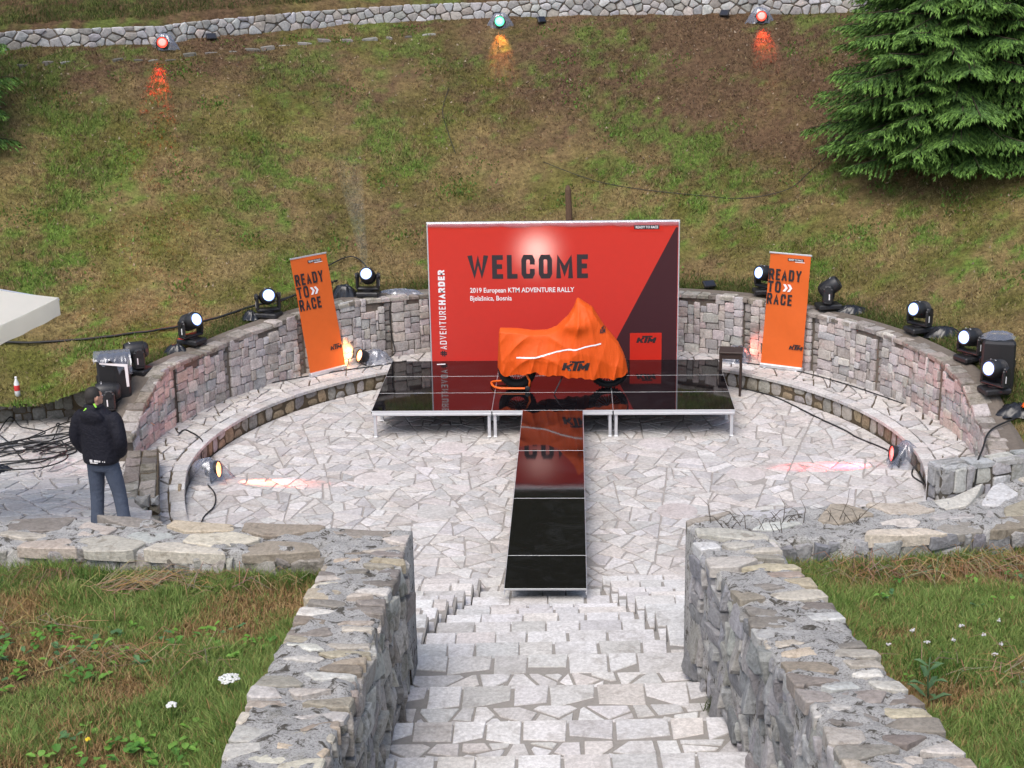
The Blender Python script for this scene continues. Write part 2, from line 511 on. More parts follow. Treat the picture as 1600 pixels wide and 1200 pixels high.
M['white_cloth'] = fabric('white_canvas', (.84, .82, .75), .9, .55, (.88, .85, .74))
def gloss_black():
    mt, n, l, p = newmat('black_mirror_panel'); c = coords(n, l)
    f = noise(n, l, 5, 6, .7, c); g = noise(n, l, 70, 3, .7, c)
    x = mix(n, l, ramp(n, l, g, [(.6, (0, 0, 0)), (.76, (1, 1, 1))]), (.005, .004, .005), (.03, .03, .033))
    h_ = noise(n, l, 1.7, 6, .75, c, 1.5)
    x = mix(n, l, mathn(n, l, 'MULTIPLY', ramp(n, l, h_, [(.5, (0, 0, 0)), (.72, (1, 1, 1))]), .4), x, (.03, .03, .033))
    l.new(x, p.inputs['Base Color'])
    l.new(mathn(n, l, 'ADD', mathn(n, l, 'MULTIPLY', f, .07), .008), p.inputs['Roughness'])
    p.inputs['IOR'].default_value = 1.42
    return mt
M['gloss'] = gloss_black()
def plastic_film():
    mt, n, l, p = newmat('clear_plastic_film')
    g = n.new('ShaderNodeBsdfGlossy'); g.inputs['Roughness'].default_value = .16; g.inputs[0].default_value = (.85, .88, .95, 1)
    df = n.new('ShaderNodeBsdfDiffuse'); df.inputs[0].default_value = (.36, .38, .44, 1)
    t = n.new('ShaderNodeBsdfTransparent'); t.inputs[0].default_value = (.93, .94, .96, 1)
    lw = n.new('ShaderNodeLayerWeight'); lw.inputs[0].default_value = .35
    a = n.new('ShaderNodeMixShader'); a.inputs[0].default_value = .6; l.new(g.outputs[0], a.inputs[1]); l.new(df.outputs[0], a.inputs[2])
    b = n.new('ShaderNodeMixShader')
    l.new(mathn(n, l, 'ADD', mathn(n, l, 'MULTIPLY', lw.outputs['Facing'], .55), .2), b.inputs[0])
    l.new(t.outputs[0], b.inputs[1]); l.new(a.outputs[0], b.inputs[2]); l.new(b.outputs[0], n['Material Output'].inputs[0])
    return mt
M['film'] = plastic_film()
M['bag'] = plain('black_bin_bag', (.014, .015, .018), .28, var=.3, scale=9)
M['lens_white'] = emis('lit_lens', (.75, .84, 1), 6)
M['halo_blue'] = emis('lens_halo', (.22, .38, 1), 2.2)
M['lens_off'] = plain('dark_lens', (.02, .022, .03), .12)
M['lens_red'] = emis('red_lamp', (1, .03, .008), 2.4)
M['lens_green'] = emis('green_lamp', (.08, 1, .4), 1.6)
M['lens_warm'] = emis('warm_lamp', (1, .3, .08), 4)
M['glass'] = plain('pale_bottle', (.7, .72, .72), .15)
M['labelred'] = plain('red_label', (.6, .04, .04), .5)
# ================================================================== SETTING
CX, CY = .02, -1.7                # centre of the round plaza
R_IN, SEAT_Z, R_WALL, R_OUT = 5.6, .30, 6.45, 6.95
ZT = [(-14, .8), (0, .85), (7, 1.2), (15, 1.33), (29, 1.38), (44, 1.4), (58, 1.46), (69, 1.42), (112, 1.45), (126, 1.5), (136, 1.44), (144, 1.38), (155, 1.3), (168, 1.34), (175, 1.05), (182, .75)]
def zt(th): return np.interp(th, [a for a, b in ZT], [b for a, b in ZT])
cp = []
for t in (0, 7, 15, 29, 44, 58, 70, 80, 90, 100, 112, 126, 136, 144, 155, 168, 176):
    cp.append((CX+6.95*math.cos(R(t)), CY+6.95*math.sin(R(t)), zt(t)-.1))
cp += [(-8.2, -.2, .76), (-9.3, -.4, .76), (-12, -1, .8), (0, 14.2, 5.85), (4, 14.2, 6.0), (-5, 13, 5.65), (-10.5, 9.7, 5.4), (8, 13.5, 6.15), (12, 11.5, 6.3), (8, -3.2, 1.0), (10, -2.5, 1.3), (12, 0, 2.4)]
cp = np.array(cp)
def tps_u(r2): return np.where(r2 > 1e-9, r2*np.log(r2+1e-12), 0)
_n = len(cp)
_K = np.zeros((_n+3, _n+3)); _K[:_n, :_n] = tps_u(((cp[:, None, :2]-cp[None, :, :2])**2).sum(-1))+np.eye(_n)*.3
_K[:_n, _n] = 1; _K[:_n, _n+1:] = cp[:, :2]; _K[_n, :_n] = 1; _K[_n+1:, :_n] = cp[:, :2].T
_w = np.linalg.solve(_K, np.r_[cp[:, 2], 0, 0, 0])
def terrain0(x, y):
    x = np.asarray(x, float); y = np.asarray(y, float)
    z = _w[_n]+_w[_n+1]*x+_w[_n+2]*y
    for i in range(_n): z = z+_w[i]*tps_u((x-cp[i, 0])**2+(y-cp[i, 1])**2)
    return z
# line of the upper wall, in angle and radius about the plaza centre
UW = [(20, 18.6), (40, 18.0), (52.4, 17.4), (62, 17.1), (70, 16.68), (77.5, 16.4), (86.3, 16.3), (95, 16.2), (103, 16.17), (109.8, 16.07), (116.6, 15.9), (125.2, 15.76), (130.7, 16.06), (135.5, 16.7), (150, 18.5)]
def r_upper(th): return np.interp(th, [a for a, b in UW], [b for a, b in UW])
def polar(x, y):
    return np.hypot(np.asarray(x)-CX, np.asarray(y)-CY), np.degrees(np.arctan2(np.asarray(y)-CY, np.asarray(x)-CX))
def terrain(x, y):
    r, th = polar(x, y)
    return terrain0(x, y)+np.where(r > r_upper(th)+.15, .32, 0)
def pt(th, r, z=0.0): return (CX+r*math.cos(R(th)), CY+r*math.sin(R(th)), z)

def hill_color(x, y, z):
    n1 = fbm(x*.33+3, y*.33+9, 4); n2 = fbm(x*1.1+40, y*1.1, 4); n3 = fbm(x*3.1, y*3.1+70, 3); n4 = fbm(x*.62+11, y*.62+5, 5)
    h = np.clip((z-1.6)/3.6, 0, 1)
    green = np.array([.135, .14, .036]); straw = np.array([.245, .185, .088]); brown = np.array([.125, .078, .052]); lush = np.array([.095, .175, .03])
    s = np.clip((n2-.36)*3.2+(.25-h*.2), 0, 1)[..., None]
    c = green*(1-s)+straw*s
    b = np.clip(h*1.4-.42+(n1-.5)*2.0+(n3-.5)*1.6+np.clip((x+4)/16, -.35, .2), 0, .95)[..., None]
    c = c*(1-b)+brown*b
    n5 = fbm(x*7+5, y*7+2, 3)
    g = np.clip((n4-.56)*5+(n3-.5)*3.2+(n5-.5)*3, 0, 1)[..., None]*(.9-.3*h[..., None])
    c = c*(1-g)+lush*g
    return np.clip(c*(.6+.55*n3[..., None]+.6*n5[..., None]), .01, .4)

def grid_mesh(name, X, Y, Z, keep, mat, tone, smooth=True):
    ny, nx = X.shape
    V = np.stack([X, Y, Z], -1).reshape(-1, 3)
    I = np.arange(nx*ny).reshape(ny, nx)
    q = np.stack([I[:-1, :-1], I[:-1, 1:], I[1:, 1:], I[1:, :-1]], -1).reshape(-1, 4)
    k = keep.reshape(-1)
    q = q[k[q].all(1)]
    used = np.unique(q); mp = -np.ones(len(V), int); mp[used] = np.arange(len(used))
    return fast_mesh(name, V[used], mp[q], mat, tone.reshape(-1, 3)[used], smooth)
def fast_mesh(name, V, Q, mat, tone, smooth=False):
    me = bpy.data.meshes.new(name); k = Q.shape[1]
    me.vertices.add(len(V)); me.vertices.foreach_set('co', np.asarray(V, np.float32).ravel())
    me.loops.add(Q.size); me.loops.foreach_set('vertex_index', Q.astype(np.int32).ravel())
    me.polygons.add(len(Q)); me.polygons.foreach_set('loop_start', (np.arange(len(Q))*k).astype(np.int32))
    if smooth: me.polygons.foreach_set('use_smooth', np.ones(len(Q), bool))
    me.update(calc_edges=True); me.validate()
    if tone is not None:
        a = me.attributes.new('tone', 'FLOAT_COLOR', 'POINT')
        t = np.ones((len(V), 4), np.float32); t[:, :3] = tone; a.data.foreach_set('color', t.ravel())
    me.materials.append(mat)
    o = bpy.data.objects.new(name, me); col.objects.link(o); return o

def path_edge(x):      # back edge of the paved path on the left
    return np.interp(x, [-24, -14, -9.3, -8, -7.2, -6.6], [-4.2, -1.5, -.36, -.12, -.15, -1.2])
def bank_edge(x):      # front edge of the grass bank on the right
    return -3.9+.33*(x-5.32)
xs = np.arange(-23, 23.01, .16); ys = np.arange(-6, 24, .16)
GX, GY = np.meshgrid(xs, ys)
gr, gth = polar(GX, GY)
GZ = terrain(GX, GY)
GZ = GZ+(fbm(GX*1.3, GY*1.3, 4)-.5)*.14+(fbm(GX*6, GY*6, 2)-.5)*.05
def on_hill(x, y, inner=6.8):
    r, th = polar(x, y)
    return (r > inner) & (r < 23) & np.where(x < -6, y > path_edge(x)-.12, True) & np.where(x > 4.5, y > bank_edge(x), True) & (y > -3.9) & ((th > -32) & (th < 215))
tone = hill_color(GX, GY, GZ)
tag(grid_mesh('grass_slope', GX, GY, GZ, on_hill(GX, GY, 6.72), M['ground'], tone), kind='structure')
# the hill goes on above the picture
TH, RR = np.meshgrid(np.arange(-30, 214, 4.), np.r_[22.2:40:3., 44:130:12.])
HX, HY = CX+RR*np.cos(np.radians(TH)), CY+RR*np.sin(np.radians(TH))
base = terrain(CX+22.2*np.cos(np.radians(TH)), CY+22.2*np.sin(np.radians(TH)))
HZ = base-.15+(RR-22.2)*.72*np.clip(np.sin(np.radians(np.clip(TH, 0, 180)))*1.6, 0, 1)
tag(grid_mesh('wooded_hill', HX, HY, HZ, np.ones_like(HX, bool), M['ground'], np.tile(np.array([.04, .05, .022]), HX.shape+(1,))), kind='structure')

# -------- ground under the near side, one sheet that runs out past the frame
def flat(name, pts, z, mat, kind='structure'):
    o = mobj(name, [(x, y, z) for x, y in pts], [list(range(len(pts)))], mat); tag(o, kind=kind); return o
flat('lower_ground', [(-60, -60), (60, -60), (60, 4), (-60, 4)], -.05, M['joint'])

# -------- plaza floor: mortar bed and irregular flagstones
circle = [(CX+5.6*math.cos(2*math.pi*i/72), CY+5.6*math.sin(2*math.pi*i/72)) for i in range(72)]
MED = [(-1.67, -.49), (1.84, -3.27), (-1.64, -3.31), (-2.74, -1.93), (3.0, -1.75), (1.7, -.3)]
mb = MB()
V = [(x, y, 0) for x, y in circle]+[(x, y, -.3) for x, y in circle]
mb.add(V, [list(range(72))]+[[i, 72+i, 72+(i+1) % 72, (i+1) % 72] for i in range(72)])
floor = mb.build('plaza_floor', M['joint']); floor.location = (0, 0, -.012); floor['kind'] = 'structure'; ORIG[floor] = Vector((0, 0, -.012))
PAVE = [(.53, .507, .485), (.55, .53, .515), (.5, .475, .455), (.575, .56, .545), (.515, .485, .46), (.48, .468, .46), (.545, .51, .48)]
def scatter(x0, x1, y0, y1, dist, inside=None, tries=30):
    cell = dist/1.4143; grid = {}; pts = []
    for _ in range(int((x1-x0)*(y1-y0)/dist**2*tries)):
        x, y = random.uniform(x0, x1), random.uniform(y0, y1)
        if inside and not inside(x, y): continue
        gx, gy = int(x/cell), int(y/cell); ok = True
        for a in range(gx-2, gx+3):
            for b in range(gy-2, gy+3):
                q = grid.get((a, b))
                if q and (q[0]-x)**2+(q[1]-y)**2 < dist*dist: ok = False; break
            if not ok: break
        if ok: grid[(gx, gy)] = (x, y); pts.append((x, y))
    return pts
def flagstones(lo, hi, bound, z, gap=.026, keep=None, thick=.03):
    """z is a number or a function of (x, y)"""
    out = []
    zf = z if callable(z) else (lambda x, y: z)
    for poly in crazy(bound, lo, hi):
        poly = tidy(inset(poly, gap*random.uniform(.3, .75)), .025)
        if len(poly) < 3 or parea(poly) < .005: continue
        c = pcent(poly)
        if keep and not keep(*c): continue
        poly = rough(poly, .008, .2)
        V, F = slab(poly, -thick, random.uniform(-.002, .004), .012, .001, lambda s, t, d: (s, t, zf(s, t)+d), .004)
        tn = jit(random.choice(PAVE), .07, .012)
        out.append((V, F, tn, share((*c, zf(*c)), parea(poly))))
    return out
def inset(poly, g):
    p = ccw(poly); n = len(p); out = list(p)
    for i in range(n):
        a, b = p[i], p[(i+1) % n]; L = math.hypot(b[0]-a[0], b[1]-a[1])
        if L < 1e-6: continue
        nx, ny = (b[1]-a[1])/L, -(b[0]-a[0])/L
        out = clip_poly(out, (nx, ny), nx*a[0]+ny*a[1]-g)
        if len(out) < 3: return []
    return out
def crazy(poly, lo, hi, ang=.3):
    """cut a convex polygon again and again along crooked lines, as broken slabs are laid"""
    stack = [poly]; out = []
    while stack:
        p = stack.pop(); A = parea(p)
        if A < random.uniform(lo, hi):
            q = []                     # blunt the sharp corners
            for i in range(len(p)):
                a, b, c = p[i-1], p[i], p[(i+1) % len(p)]
                u, v = Vector((a[0]-b[0], a[1]-b[1])), Vector((c[0]-b[0], c[1]-b[1]))
                if u.length > 1e-5 and v.length > 1e-5 and u.angle(v) < 1.15:
                    k = random.uniform(.12, .3); q += [(b[0]+u.x*k, b[1]+u.y*k), (b[0]+v.x*k, b[1]+v.y*k)]
                else: q.append(b)
            out.append(q); continue
        w_ = [math.dist(p[i-1], p[i])+math.dist(p[i], p[(i+1) % len(p)]) for i in range(len(p))]; sw_ = sum(w_)
        cx, cy = sum(a*q[0] for a, q in zip(w_, p))/sw_, sum(a*q[1] for a, q in zip(w_, p))/sw_
        best = max(((p[i], p[j]) for i in range(len(p)) for j in range(i)), key=lambda q: math.dist(*q))
        a = math.atan2(best[1][1]-best[0][1], best[1][0]-best[0][0])+random.gauss(0, ang)
        n = (math.cos(a), math.sin(a)); ext = [q[0]*n[0]+q[1]*n[1] for q in p]; c = cx*n[0]+cy*n[1]+random.uniform(-.2, .2)*(max(ext)-min(ext))
        l, r = clip_poly(p, n, c), clip_poly(p, (-n[0], -n[1]), -c)
        if len(l) < 3 or len(r) < 3: stack.append(p); continue
        stack += [l, r]
    return out
def in_disc(x, y): return (x-CX)**2+(y-CY)**2 < 5.58**2
def floor_keep(x, y):
    if any((x-a)**2+(y-b)**2 < .24**2 for a, b in MED): return False
    return not (abs(x) < .45 and -6.6 < y < 0)
st = flagstones(.04, .14, circle, 0.0, .02, keep=floor_keep)
for a, b in MED:            # round flags set flush in the paving
    p = [(a+.3*math.cos(k*math.pi/12), b+.3*math.sin(k*math.pi/12)) for k in range(24)]
    V, F = slab(p, -.02, .006, .012, .001, lambda s, t, d: (s, t, d))
    st.append((V, F, jit((.53, .5, .48), .04), 9))
for i, s in enumerate(st):
    x, y, z = cen(s[0])
    if abs(x) < 3 and .2 < y < 3.2 or y < -6.6: st[i] = (s[0], s[1], s[2], s[3]*.05)
emit(st, floor, 'flagstone', M['paving'], 300, 'outer_flagstones')

# -------- bench ring: seat slab, riser stones, seat paving
def seat_z(th):
    return np.interp(th, [-40, -22, 186, 197, 206], [.02, SEAT_Z, SEAT_Z, .1, .02])
bench = empty('curved_stone_bench', pt(90, 6, 0), label='low curved stone bench with paved seat running round the plaza', cat='bench')
TH0, TH1 = -32, 203
mb = MB(); ths = np.arange(TH0, TH1+.1, 2.5); V = []; F = []
for th in ths:
    z = float(seat_z(th))-.03
    V += [pt(th, R_IN+.03, -.2), pt(th, R_IN+.03, z), pt(th, R_WALL+.05, z), pt(th, R_WALL+.05, -.2)]
for i in range(len(ths)-1):
    for k in range(3): F.append([4*i+k, 4*i+k+1, 4*i+5+k, 4*i+4+k])
mb.add(V, F[:]).build('bench_core', M['risermortar'], bench)
RIS = [(.33, .31, .28), (.4, .37, .32), (.28, .22, .15), (.36, .28, .18), (.43, .42, .4), (.3, .28, .26)]
arc = R(1)*R_IN
stones = []
sites = []; L = (TH1-TH0)*arc; s = 0
while s < L:
    w = random.uniform(.17, .34)
    if random.random() < .28:
        sites += [(s+w/2, .06), (s+w/2, .19)]
    else: sites.append((s+w/2, random.uniform(.1, .15)))
    s += w
for poly in voronoi(sites, [(0, -.02), (L, -.02), (L, .235), (0, .235)], .03, 1, 1):
    poly = tidy(poly, .02)
    if len(poly) < 3 or parea(poly) < .003: continue
    c = pcent(poly)
    if not 0 < c[0]/arc+TH0 < 186: 
        if seat_z(c[0]/arc+TH0) < .2: continue
    poly = rough(round_poly(poly, .2), .006, .3)
    V, F = slab(poly, -.04, random.uniform(.0, .022), .018, .012, lambda a, t, d: pt(TH0+a/arc, R_IN+.03-d, t), .08)
    stones.append((V, F, jit(random.choice(RIS), .12), share(cen(V), parea(poly))))
emit(stones, bench, 'riser_stone', M['riser'], 300, 'small_riser_stones')
stones = []
s = TH0
while s < TH1:             # edge stones of the seat
    w = random.uniform(1.6, 3.4); e = min(s+w, TH1)
    dpt = random.uniform(.205, .235)
    p = [(s+.05, .0), (e-.07, .0), (e-.07+random.uniform(-.1, .1), dpt), (s+.05+random.uniform(-.1, .1), dpt+random.uniform(-.02, .02))]
    p = [(a, R_IN-.025+b) for a, b in p]
    V, F = slab([(a*.1, b) for a, b in p], -.05, random.uniform(0, .006), .008, .001, lambda a, b, d: pt(a*10, b, float(seat_z(a*10))+d))
    stones.append((V, F, jit(random.choice(PAVE), .07, .012), share(cen(V), .05))); s = e
for poly in crazy([(TH0*.105, 5.81), (TH1*.105, 5.81), (TH1*.105, 6.56), (TH0*.105, 6.56)], .035, .11):
    poly = tidy(inset(poly, .011), .025)
    if len(poly) < 3 or parea(poly) < .0015: continue
    poly = rough(poly, .006, .25)
    V, F = slab(poly, -.05, random.uniform(-.002, .004), .01, .001, lambda a, b, d: pt(a/.105, b, float(seat_z(a/.105))+d), .003)
    stones.append((V, F, jit(random.choice(PAVE), .07, .012), share(cen(V), parea(poly))))
emit(stones, bench, 'seat_stone', M['paving'], 220, 'far_seat_stones')

# -------- curved retaining wall behind the bench
wall = empty('curved_retaining_wall', pt(90, 6.7, 0), label='tall curved grey stone retaining wall with dark joints behind the plaza bench', cat='wall')
JOINT = [182, 165.5, 152, 136, 119.5, 111.5, 98, 84, 69.5, 56.5, 43.5, 30, 14, 4, -14]
ths = np.arange(-14, 182.1, 1.0); V = []; F = []
for th in ths:
    z = float(zt(th))
    dj = min(abs(th-j) for j in JOINT[1:-2])
    rin = R_WALL+(.07 if dj < .6 else 0.015)
    V += [pt(th, rin, 0), pt(th, rin, z-.03), pt(th, R_OUT-.1, z-.0), pt(th, R_OUT, z-.05), pt(th, R_OUT, 0)]
for i in range(len(ths)-1):
    for k in range(4): F.append([5*i+k, 5*i+5+k, 5*i+6+k, 5*i+1+k])
F.append([0, 1, 2, 3, 4]); k = 5*(len(ths)-1); F.append([k+4, k+3, k+2, k+1, k])
MB().add(V, F).build('wall_core', M['wallmortar'], wall)
WST = [(.5, .47, .455), (.53, .5, .485), (.45, .42, .405), (.55, .51, .48), (.5, .44, .415), (.5, .455, .42), (.44, .43, .425)]
stones = []
aw = R(1)*R_WALL
for a, b in zip(JOINT[1:], JOINT[:-1]):
    lo, hi = a+(.7 if a > -14 and a != 4 else 0), b-(.7 if b < 182 and b != 4 else 0)
    w = (hi-lo)*aw; zmax = max(float(zt(q)) for q in np.linspace(lo, hi, 9))
    h = zmax-.26
    for (x0, y0, x1, y1) in masonry(w, h, .06, .062, (2, 5), (2, 3)):
        thm = lo+(x0+x1)/2/aw; top = float(zt(thm))
        if .27+y1 > top+.02: continue
        if .27+y0 < float(seat_z(thm))-.12: continue
        poly = rect_poly(x0, y0, x1, y1, .0045, .009, .11)
        edge = random.uniform(0, .035)
        V, F = slab(poly, -.03, edge, .011, .006, lambda s_, t_, d_: pt(lo+s_/aw, R_WALL-.005-d_, .27+t_), .1)
        stones.append((V, F, jit(random.choice(WST), .1), share(cen(V), (x1-x0)*(y1-y0))))
for j in JOINT[1:-2]:      # set-back stones in the joints
    t0 = .28; top = float(zt(j))
    while t0 < top-.06:
        h = random.uniform(.1, .19); h = min(h, top-.02-t0)
        for xx in ((-.07, .07),):
            poly = rect_poly(xx[0], t0, xx[1], t0+h, .008, .008)
            V, F = slab(poly, -.03, random.uniform(.0, .03), .014, .01, lambda s_, t_, d_: pt(j+s_/aw, R_WALL+.055-d_, t_), .1)
            stones.append((V, F, jit((.34, .31, .285), .15), share(cen(V), .012)))
        t0 += h
emit(stones, wall, 'wall_stone', M['wallstone'], 300, 'small_wall_stones')
stones = []
th = -13.5
while th < 181.5:          # rough coping along the front edge
    w = random.uniform(1.3, 3.1); z = float(zt(th+w/2))
    sl = float(zt(th+w)-zt(th))
    dd = random.uniform(.2, .34)
    p = rough([(0.01, 0), (w*aw-.012, 0), (w*aw-.012, dd), (.01, dd)], .014, .14)
    V, F = slab(p, -.05, random.uniform(.012, .04), .02, .012, lambda s_, t_, d_: pt(th+s_/aw, R_WALL-.03+t_, z-.03+sl*(s_/aw/w-.5)+d_), .05)
    stones.append((V, F, jit(random.choice([(.3, .27, .24), (.34, .31, .28), (.24, .21, .18), (.38, .35, .32)]), .12), share(cen(V), .08))); th += w
emit(stones, wall, 'coping_stone', M['capstone'], 300)

# -------- upper wall of the hillside
upper = empty('upper_hillside_wall', pt(95, 16.3, 5.9), label='low light grey rubble wall along the top of the grass slope', cat='wall')
ths = np.arange(40, 146, 1.); V = []; F = []
for th in ths:
    r = float(r_upper(th)); x, y, _ = pt(th, r); z = float(terrain0(x, y))
    V += [pt(th, r, z-.3), pt(th, r, z+.34), pt(th, r+.4, z+.36), pt(th, r+.4, z-.3)]
for i in range(len(ths)-1):
    for k in range(3): F.append([4*i+k, 4*i+4+k, 4*i+5+k, 4*i+1+k])
MB().add(V, F).build('wall_core', M['wallmortar'], upper)
UST = [(.4, .4, .41), (.45, .45, .455), (.35, .34, .33), (.42, .39, .36), (.48, .48, .48)]
au = R(1)*16.3; L = (145-40)*au
sites = scatter(0, L, -.02, .38, .165, tries=20)
stones = []
def up_map(s_, t_, d_):
    th = 145-s_/au; r = float(r_upper(th)); x, y, _ = pt(th, r)
    return pt(th, r-d_, float(terrain0(x, y))+t_)
for poly in voronoi(sites, [(0, -.05), (L, -.05), (L, .37), (0, .37)], .018, .8, 1):
    poly = tidy(poly, .04)
    if len(poly) < 3 or parea(poly) < .01: continue
    poly = rough(round_poly(poly, .14), .01, .3)
    V, F = slab(poly, -.05, random.uniform(.01, .06), .018, .008, up_map, .1)
    stones.append((V, F, jit(random.choice(UST), .1), share(cen(V), parea(poly))))
emit(stones, upper, 'wall_stone', M['upperstone'], 220, 'small_wall_stones')
stones = []; th = 101.
while th < 138:            # half buried kerb below the ledge
    w = random.uniform(.8, 1.7); r = float(r_upper(th))-random.uniform(.62, .72)
    x, y, _ = pt(th+w/2, r); z = float(terrain0(x, y))
    p = rough([(0.02, 0), (w*au-.05, 0), (w*au-.05, .16), (.02, .16)], .02, .16)
    V, F = slab(p, -.1, random.uniform(.01, .07), .02, .01, lambda s_, t_, d_: pt(th+s_/au, r+t_, z+d_), .1)
    stones.append((V, F, jit(random.choice([(.2, .19, .17), (.27, .26, .24), (.16, .15, .13)]), .12), 1)); th += w+random.uniform(0, .9)
emit(stones, upper, 'kerb_stone', M['upperstone'], 300)

# -------- paved path on the left of the ring, rising towards the camera
def path_z(x, y): return .3+max(0, min(1, (-2.3-y)/3.5))*.58
pp = [(-13, -1.0), (-9.3, .05), (-8, .38), (-6.6, -.2), (-6.3, -1.7), (-6.1, -3.2), (-5.65, -4.6), (-4.6, -6.5), (-4.6, -9.5), (-13, -9.5)]
mb = MB(); n = 0
strip = np.array([.45, -1, -1.7, -2.3, -3.2, -3.7, -4.1, -4.6, -5.2, -5.8, -6.5, -8, -9.5])
V = []; F = []
for y in strip:
    xr = np.interp(y, [-9.5, -6.5, -4.6, -3.2, -1.7, .5], [-4.6, -4.6, -5.65, -6.1, -6.35, -6.5])
    V += [(-16, y, path_z(0, y)-.02), (xr, y, path_z(0, y)-.02), (xr, y, -.3)]
for i in range(len(strip)-1): F += [[3*i, 3*i+3, 3*i+4, 3*i+1], [3*i+1, 3*i+4, 3*i+5, 3*i+2]]
path = MB().add(V, F).build('paved_path', M['joint']); path['kind'] = 'structure'
bound = [(-10.3, -7.3), (-4.4, -7.3), (-4.4, .7), (-10.3, .7)]
def path_keep(x, y):
    xr = np.interp(y, [-9.5, -6.5, -4.6, -3.2, -1.7, .5], [-4.6, -4.6, -5.65, -6.1, -6.35, -6.5])
    return x < xr-.12 and y < float(np.interp(x, [-13, -9.3, -8, -6.6], [-1, .05, .38, .5]))-.05
emit(flagstones(.05, .17, bound, lambda x, y: path_z(x, y), .024, keep=path_keep), path, 'flagstone', M['paving'], 170, 'outer_flagstones')
# path on the right, in front of the low wall
right = flat('right_path', [(4.2, -9.4), (12, -9.4), (12, -2), (6.3, -3.2), (5.3, -3.9), (5.05, -4.6)], .27, M['joint']); right['kind'] = 'structure'

# -------- low walls: left of the path, stub beside the man, right of the bench
def box_wall(name, front, depth, zb, zf, label, stones_z, tones, mat, core, cw=.075, chh=.075, wr=(2, 5), hr=(2, 3), back=None):
    """a straight or bent wall: front line (x,y) points left to right as seen from the camera, top zf(s)"""
    P = [Vector((*p, 0)) for p in front]
    seg = [(P[i+1]-P[i]).length for i in range(len(P)-1)]; cum = [0]
    for q in seg: cum.append(cum[-1]+q)
    def at(s):
        s = max(0, min(cum[-1]-1e-6, s))
        for i in range(len(seg)):
            if s <= cum[i+1]: break
        t = (P[i+1]-P[i]).normalized(); return P[i]+t*(s-cum[i]), Vector((t.y, -t.x, 0))
    o = empty(name, (P[0].x, P[0].y, zb), label=label, cat='wall')
    V = []; F = []; N = max(2, int(cum[-1]/.3))
    for k in range(N+1):
        s = cum[-1]*k/N; p, nn = at(s); z = zf(s)
        for off, zz in ((0, zb), (0, z-.02), (depth, z-.02), (depth, zb)):
            q = p-nn*off; V.append((q.x, q.y, zz))
    for k in range(N):
        for j in range(3): F.append([4*k+j, 4*k+4+j, 4*k+5+j, 4*k+1+j])
    F += [[0, 1, 2, 3], [4*N+3, 4*N+2, 4*N+1, 4*N]]
    MB().add(V, F).build('wall_core', core, o)
    st = []
    hmax = max(zf(cum[-1]*k/10) for k in range(11))-zb
    def mp(s, t, d):
        p, nn = at(s); q = p+nn*d; return (q.x, q.y, zb+t)
    for (x0, y0, x1, y1) in masonry(cum[-1], hmax, cw, chh, wr, hr):
        if zb+y1 > zf((x0+x1)/2)+.01: continue
        V, F = slab(rough(rect_poly(x0, y0, x1, y1, .008, .014), .006, .15), -.03, random.uniform(0, .04), .018, .012, mp, .12)
        st.append((V, F, jit(random.choice(tones), .12), share(cen(V), (x1-x0)*(y1-y0))))
    emit(st, o, 'wall_stone', mat, 90, 'small_wall_stones')
    st = []; s = 0
    while s < cum[-1]-.05:
        w = min(random.uniform(.22, .5), cum[-1]-s); z = zf(s+w/2)
        dv = [0, depth] if depth < .3 else [0, depth*random.uniform(.4, .6), depth]
        for a, b in zip(dv[:-1], dv[1:]):
            V, F = slab(rough([(s+.01, a-.02), (s+w-.012, a-.02), (s+w-.012, b-.012), (s+.01, b-.012)], .016, .13), -.05, random.uniform(.0, .03), .018, .012,
                        lambda s_, t_, d_: (lambda pn: (pn[0].x-pn[1].x*t_, pn[0].y-pn[1].y*t_, z+d_))(at(s_)), .05)
            st.append((V, F, jit(random.choice(tones), .12), share(cen(V), w*(b-a))))
        s += w
    emit(st, o, 'coping_stone', M['capstone'], 200)
    return o
DK = [(.2, .19, .17), (.26, .25, .23), (.15, .135, .115), (.32, .31, .29)]
GY_ = [(.36, .36, .37), (.42, .42, .42), (.3, .3, .31), (.45, .44, .42)]
box_wall('low_path_wall', [(-14, -1.3), (-9.3, .03), (-8.1, .37), (-7.1, .42), (-6.75, .2)], .42, .28, lambda s: .74, 'low mossy stone wall between the left path and the grass slope', None, DK, M['riser'], M['risermortar'])
rough_stub = [(-5.93, -4.42), (-5.46, -4.22), (-5.98, -2.2), (-6.42, -2.32)]
sw = empty('stub_wall', (-5.9, -3.5, .2), label='short mossy stub wall at the left end of the curved bench', cat='wall')
mb = MB(); V = [(x, y, .1) for x, y in rough_stub]+[(x+.01, y+.02, .58) for x, y in rough_stub]
mb.add(V, [[0, 1, 5, 4], [1, 2, 6, 5], [2, 3, 7, 6], [3, 0, 4, 7], [4, 5, 6, 7]]).build('wall_core', M['risermortar'], sw)
def stub_pt(u, v): 
    a_, b_, c_, d_ = rough_stub
    return (a_[0]*(1-u)*(1-v)+b_[0]*u*(1-v)+c_[0]*u*v+d_[0]*(1-u)*v, a_[1]*(1-u)*(1-v)+b_[1]*u*(1-v)+c_[1]*u*v+d_[1]*(1-u)*v)
random.seed(91)
for i in range(6):
    for k in range(2):
        p = rough([(k*.5+.02, i/6+.01), (k*.5+.48, i/6+.01), (k*.5+.48, i/6+.155), (k*.5+.02, i/6+.155)], .02, .2)
        V, F = slab(p, -.04, random.uniform(.01, .06), .02, .01, lambda s_, t_, d_: (*stub_pt(s_, t_), .58+d_), .05)
        mobj('coping_stone', V, F, M['capstone'], sw, False, jit(random.choice([(.24, .21, .18), (.3, .27, .24), (.18, .16, .14)]), .1))
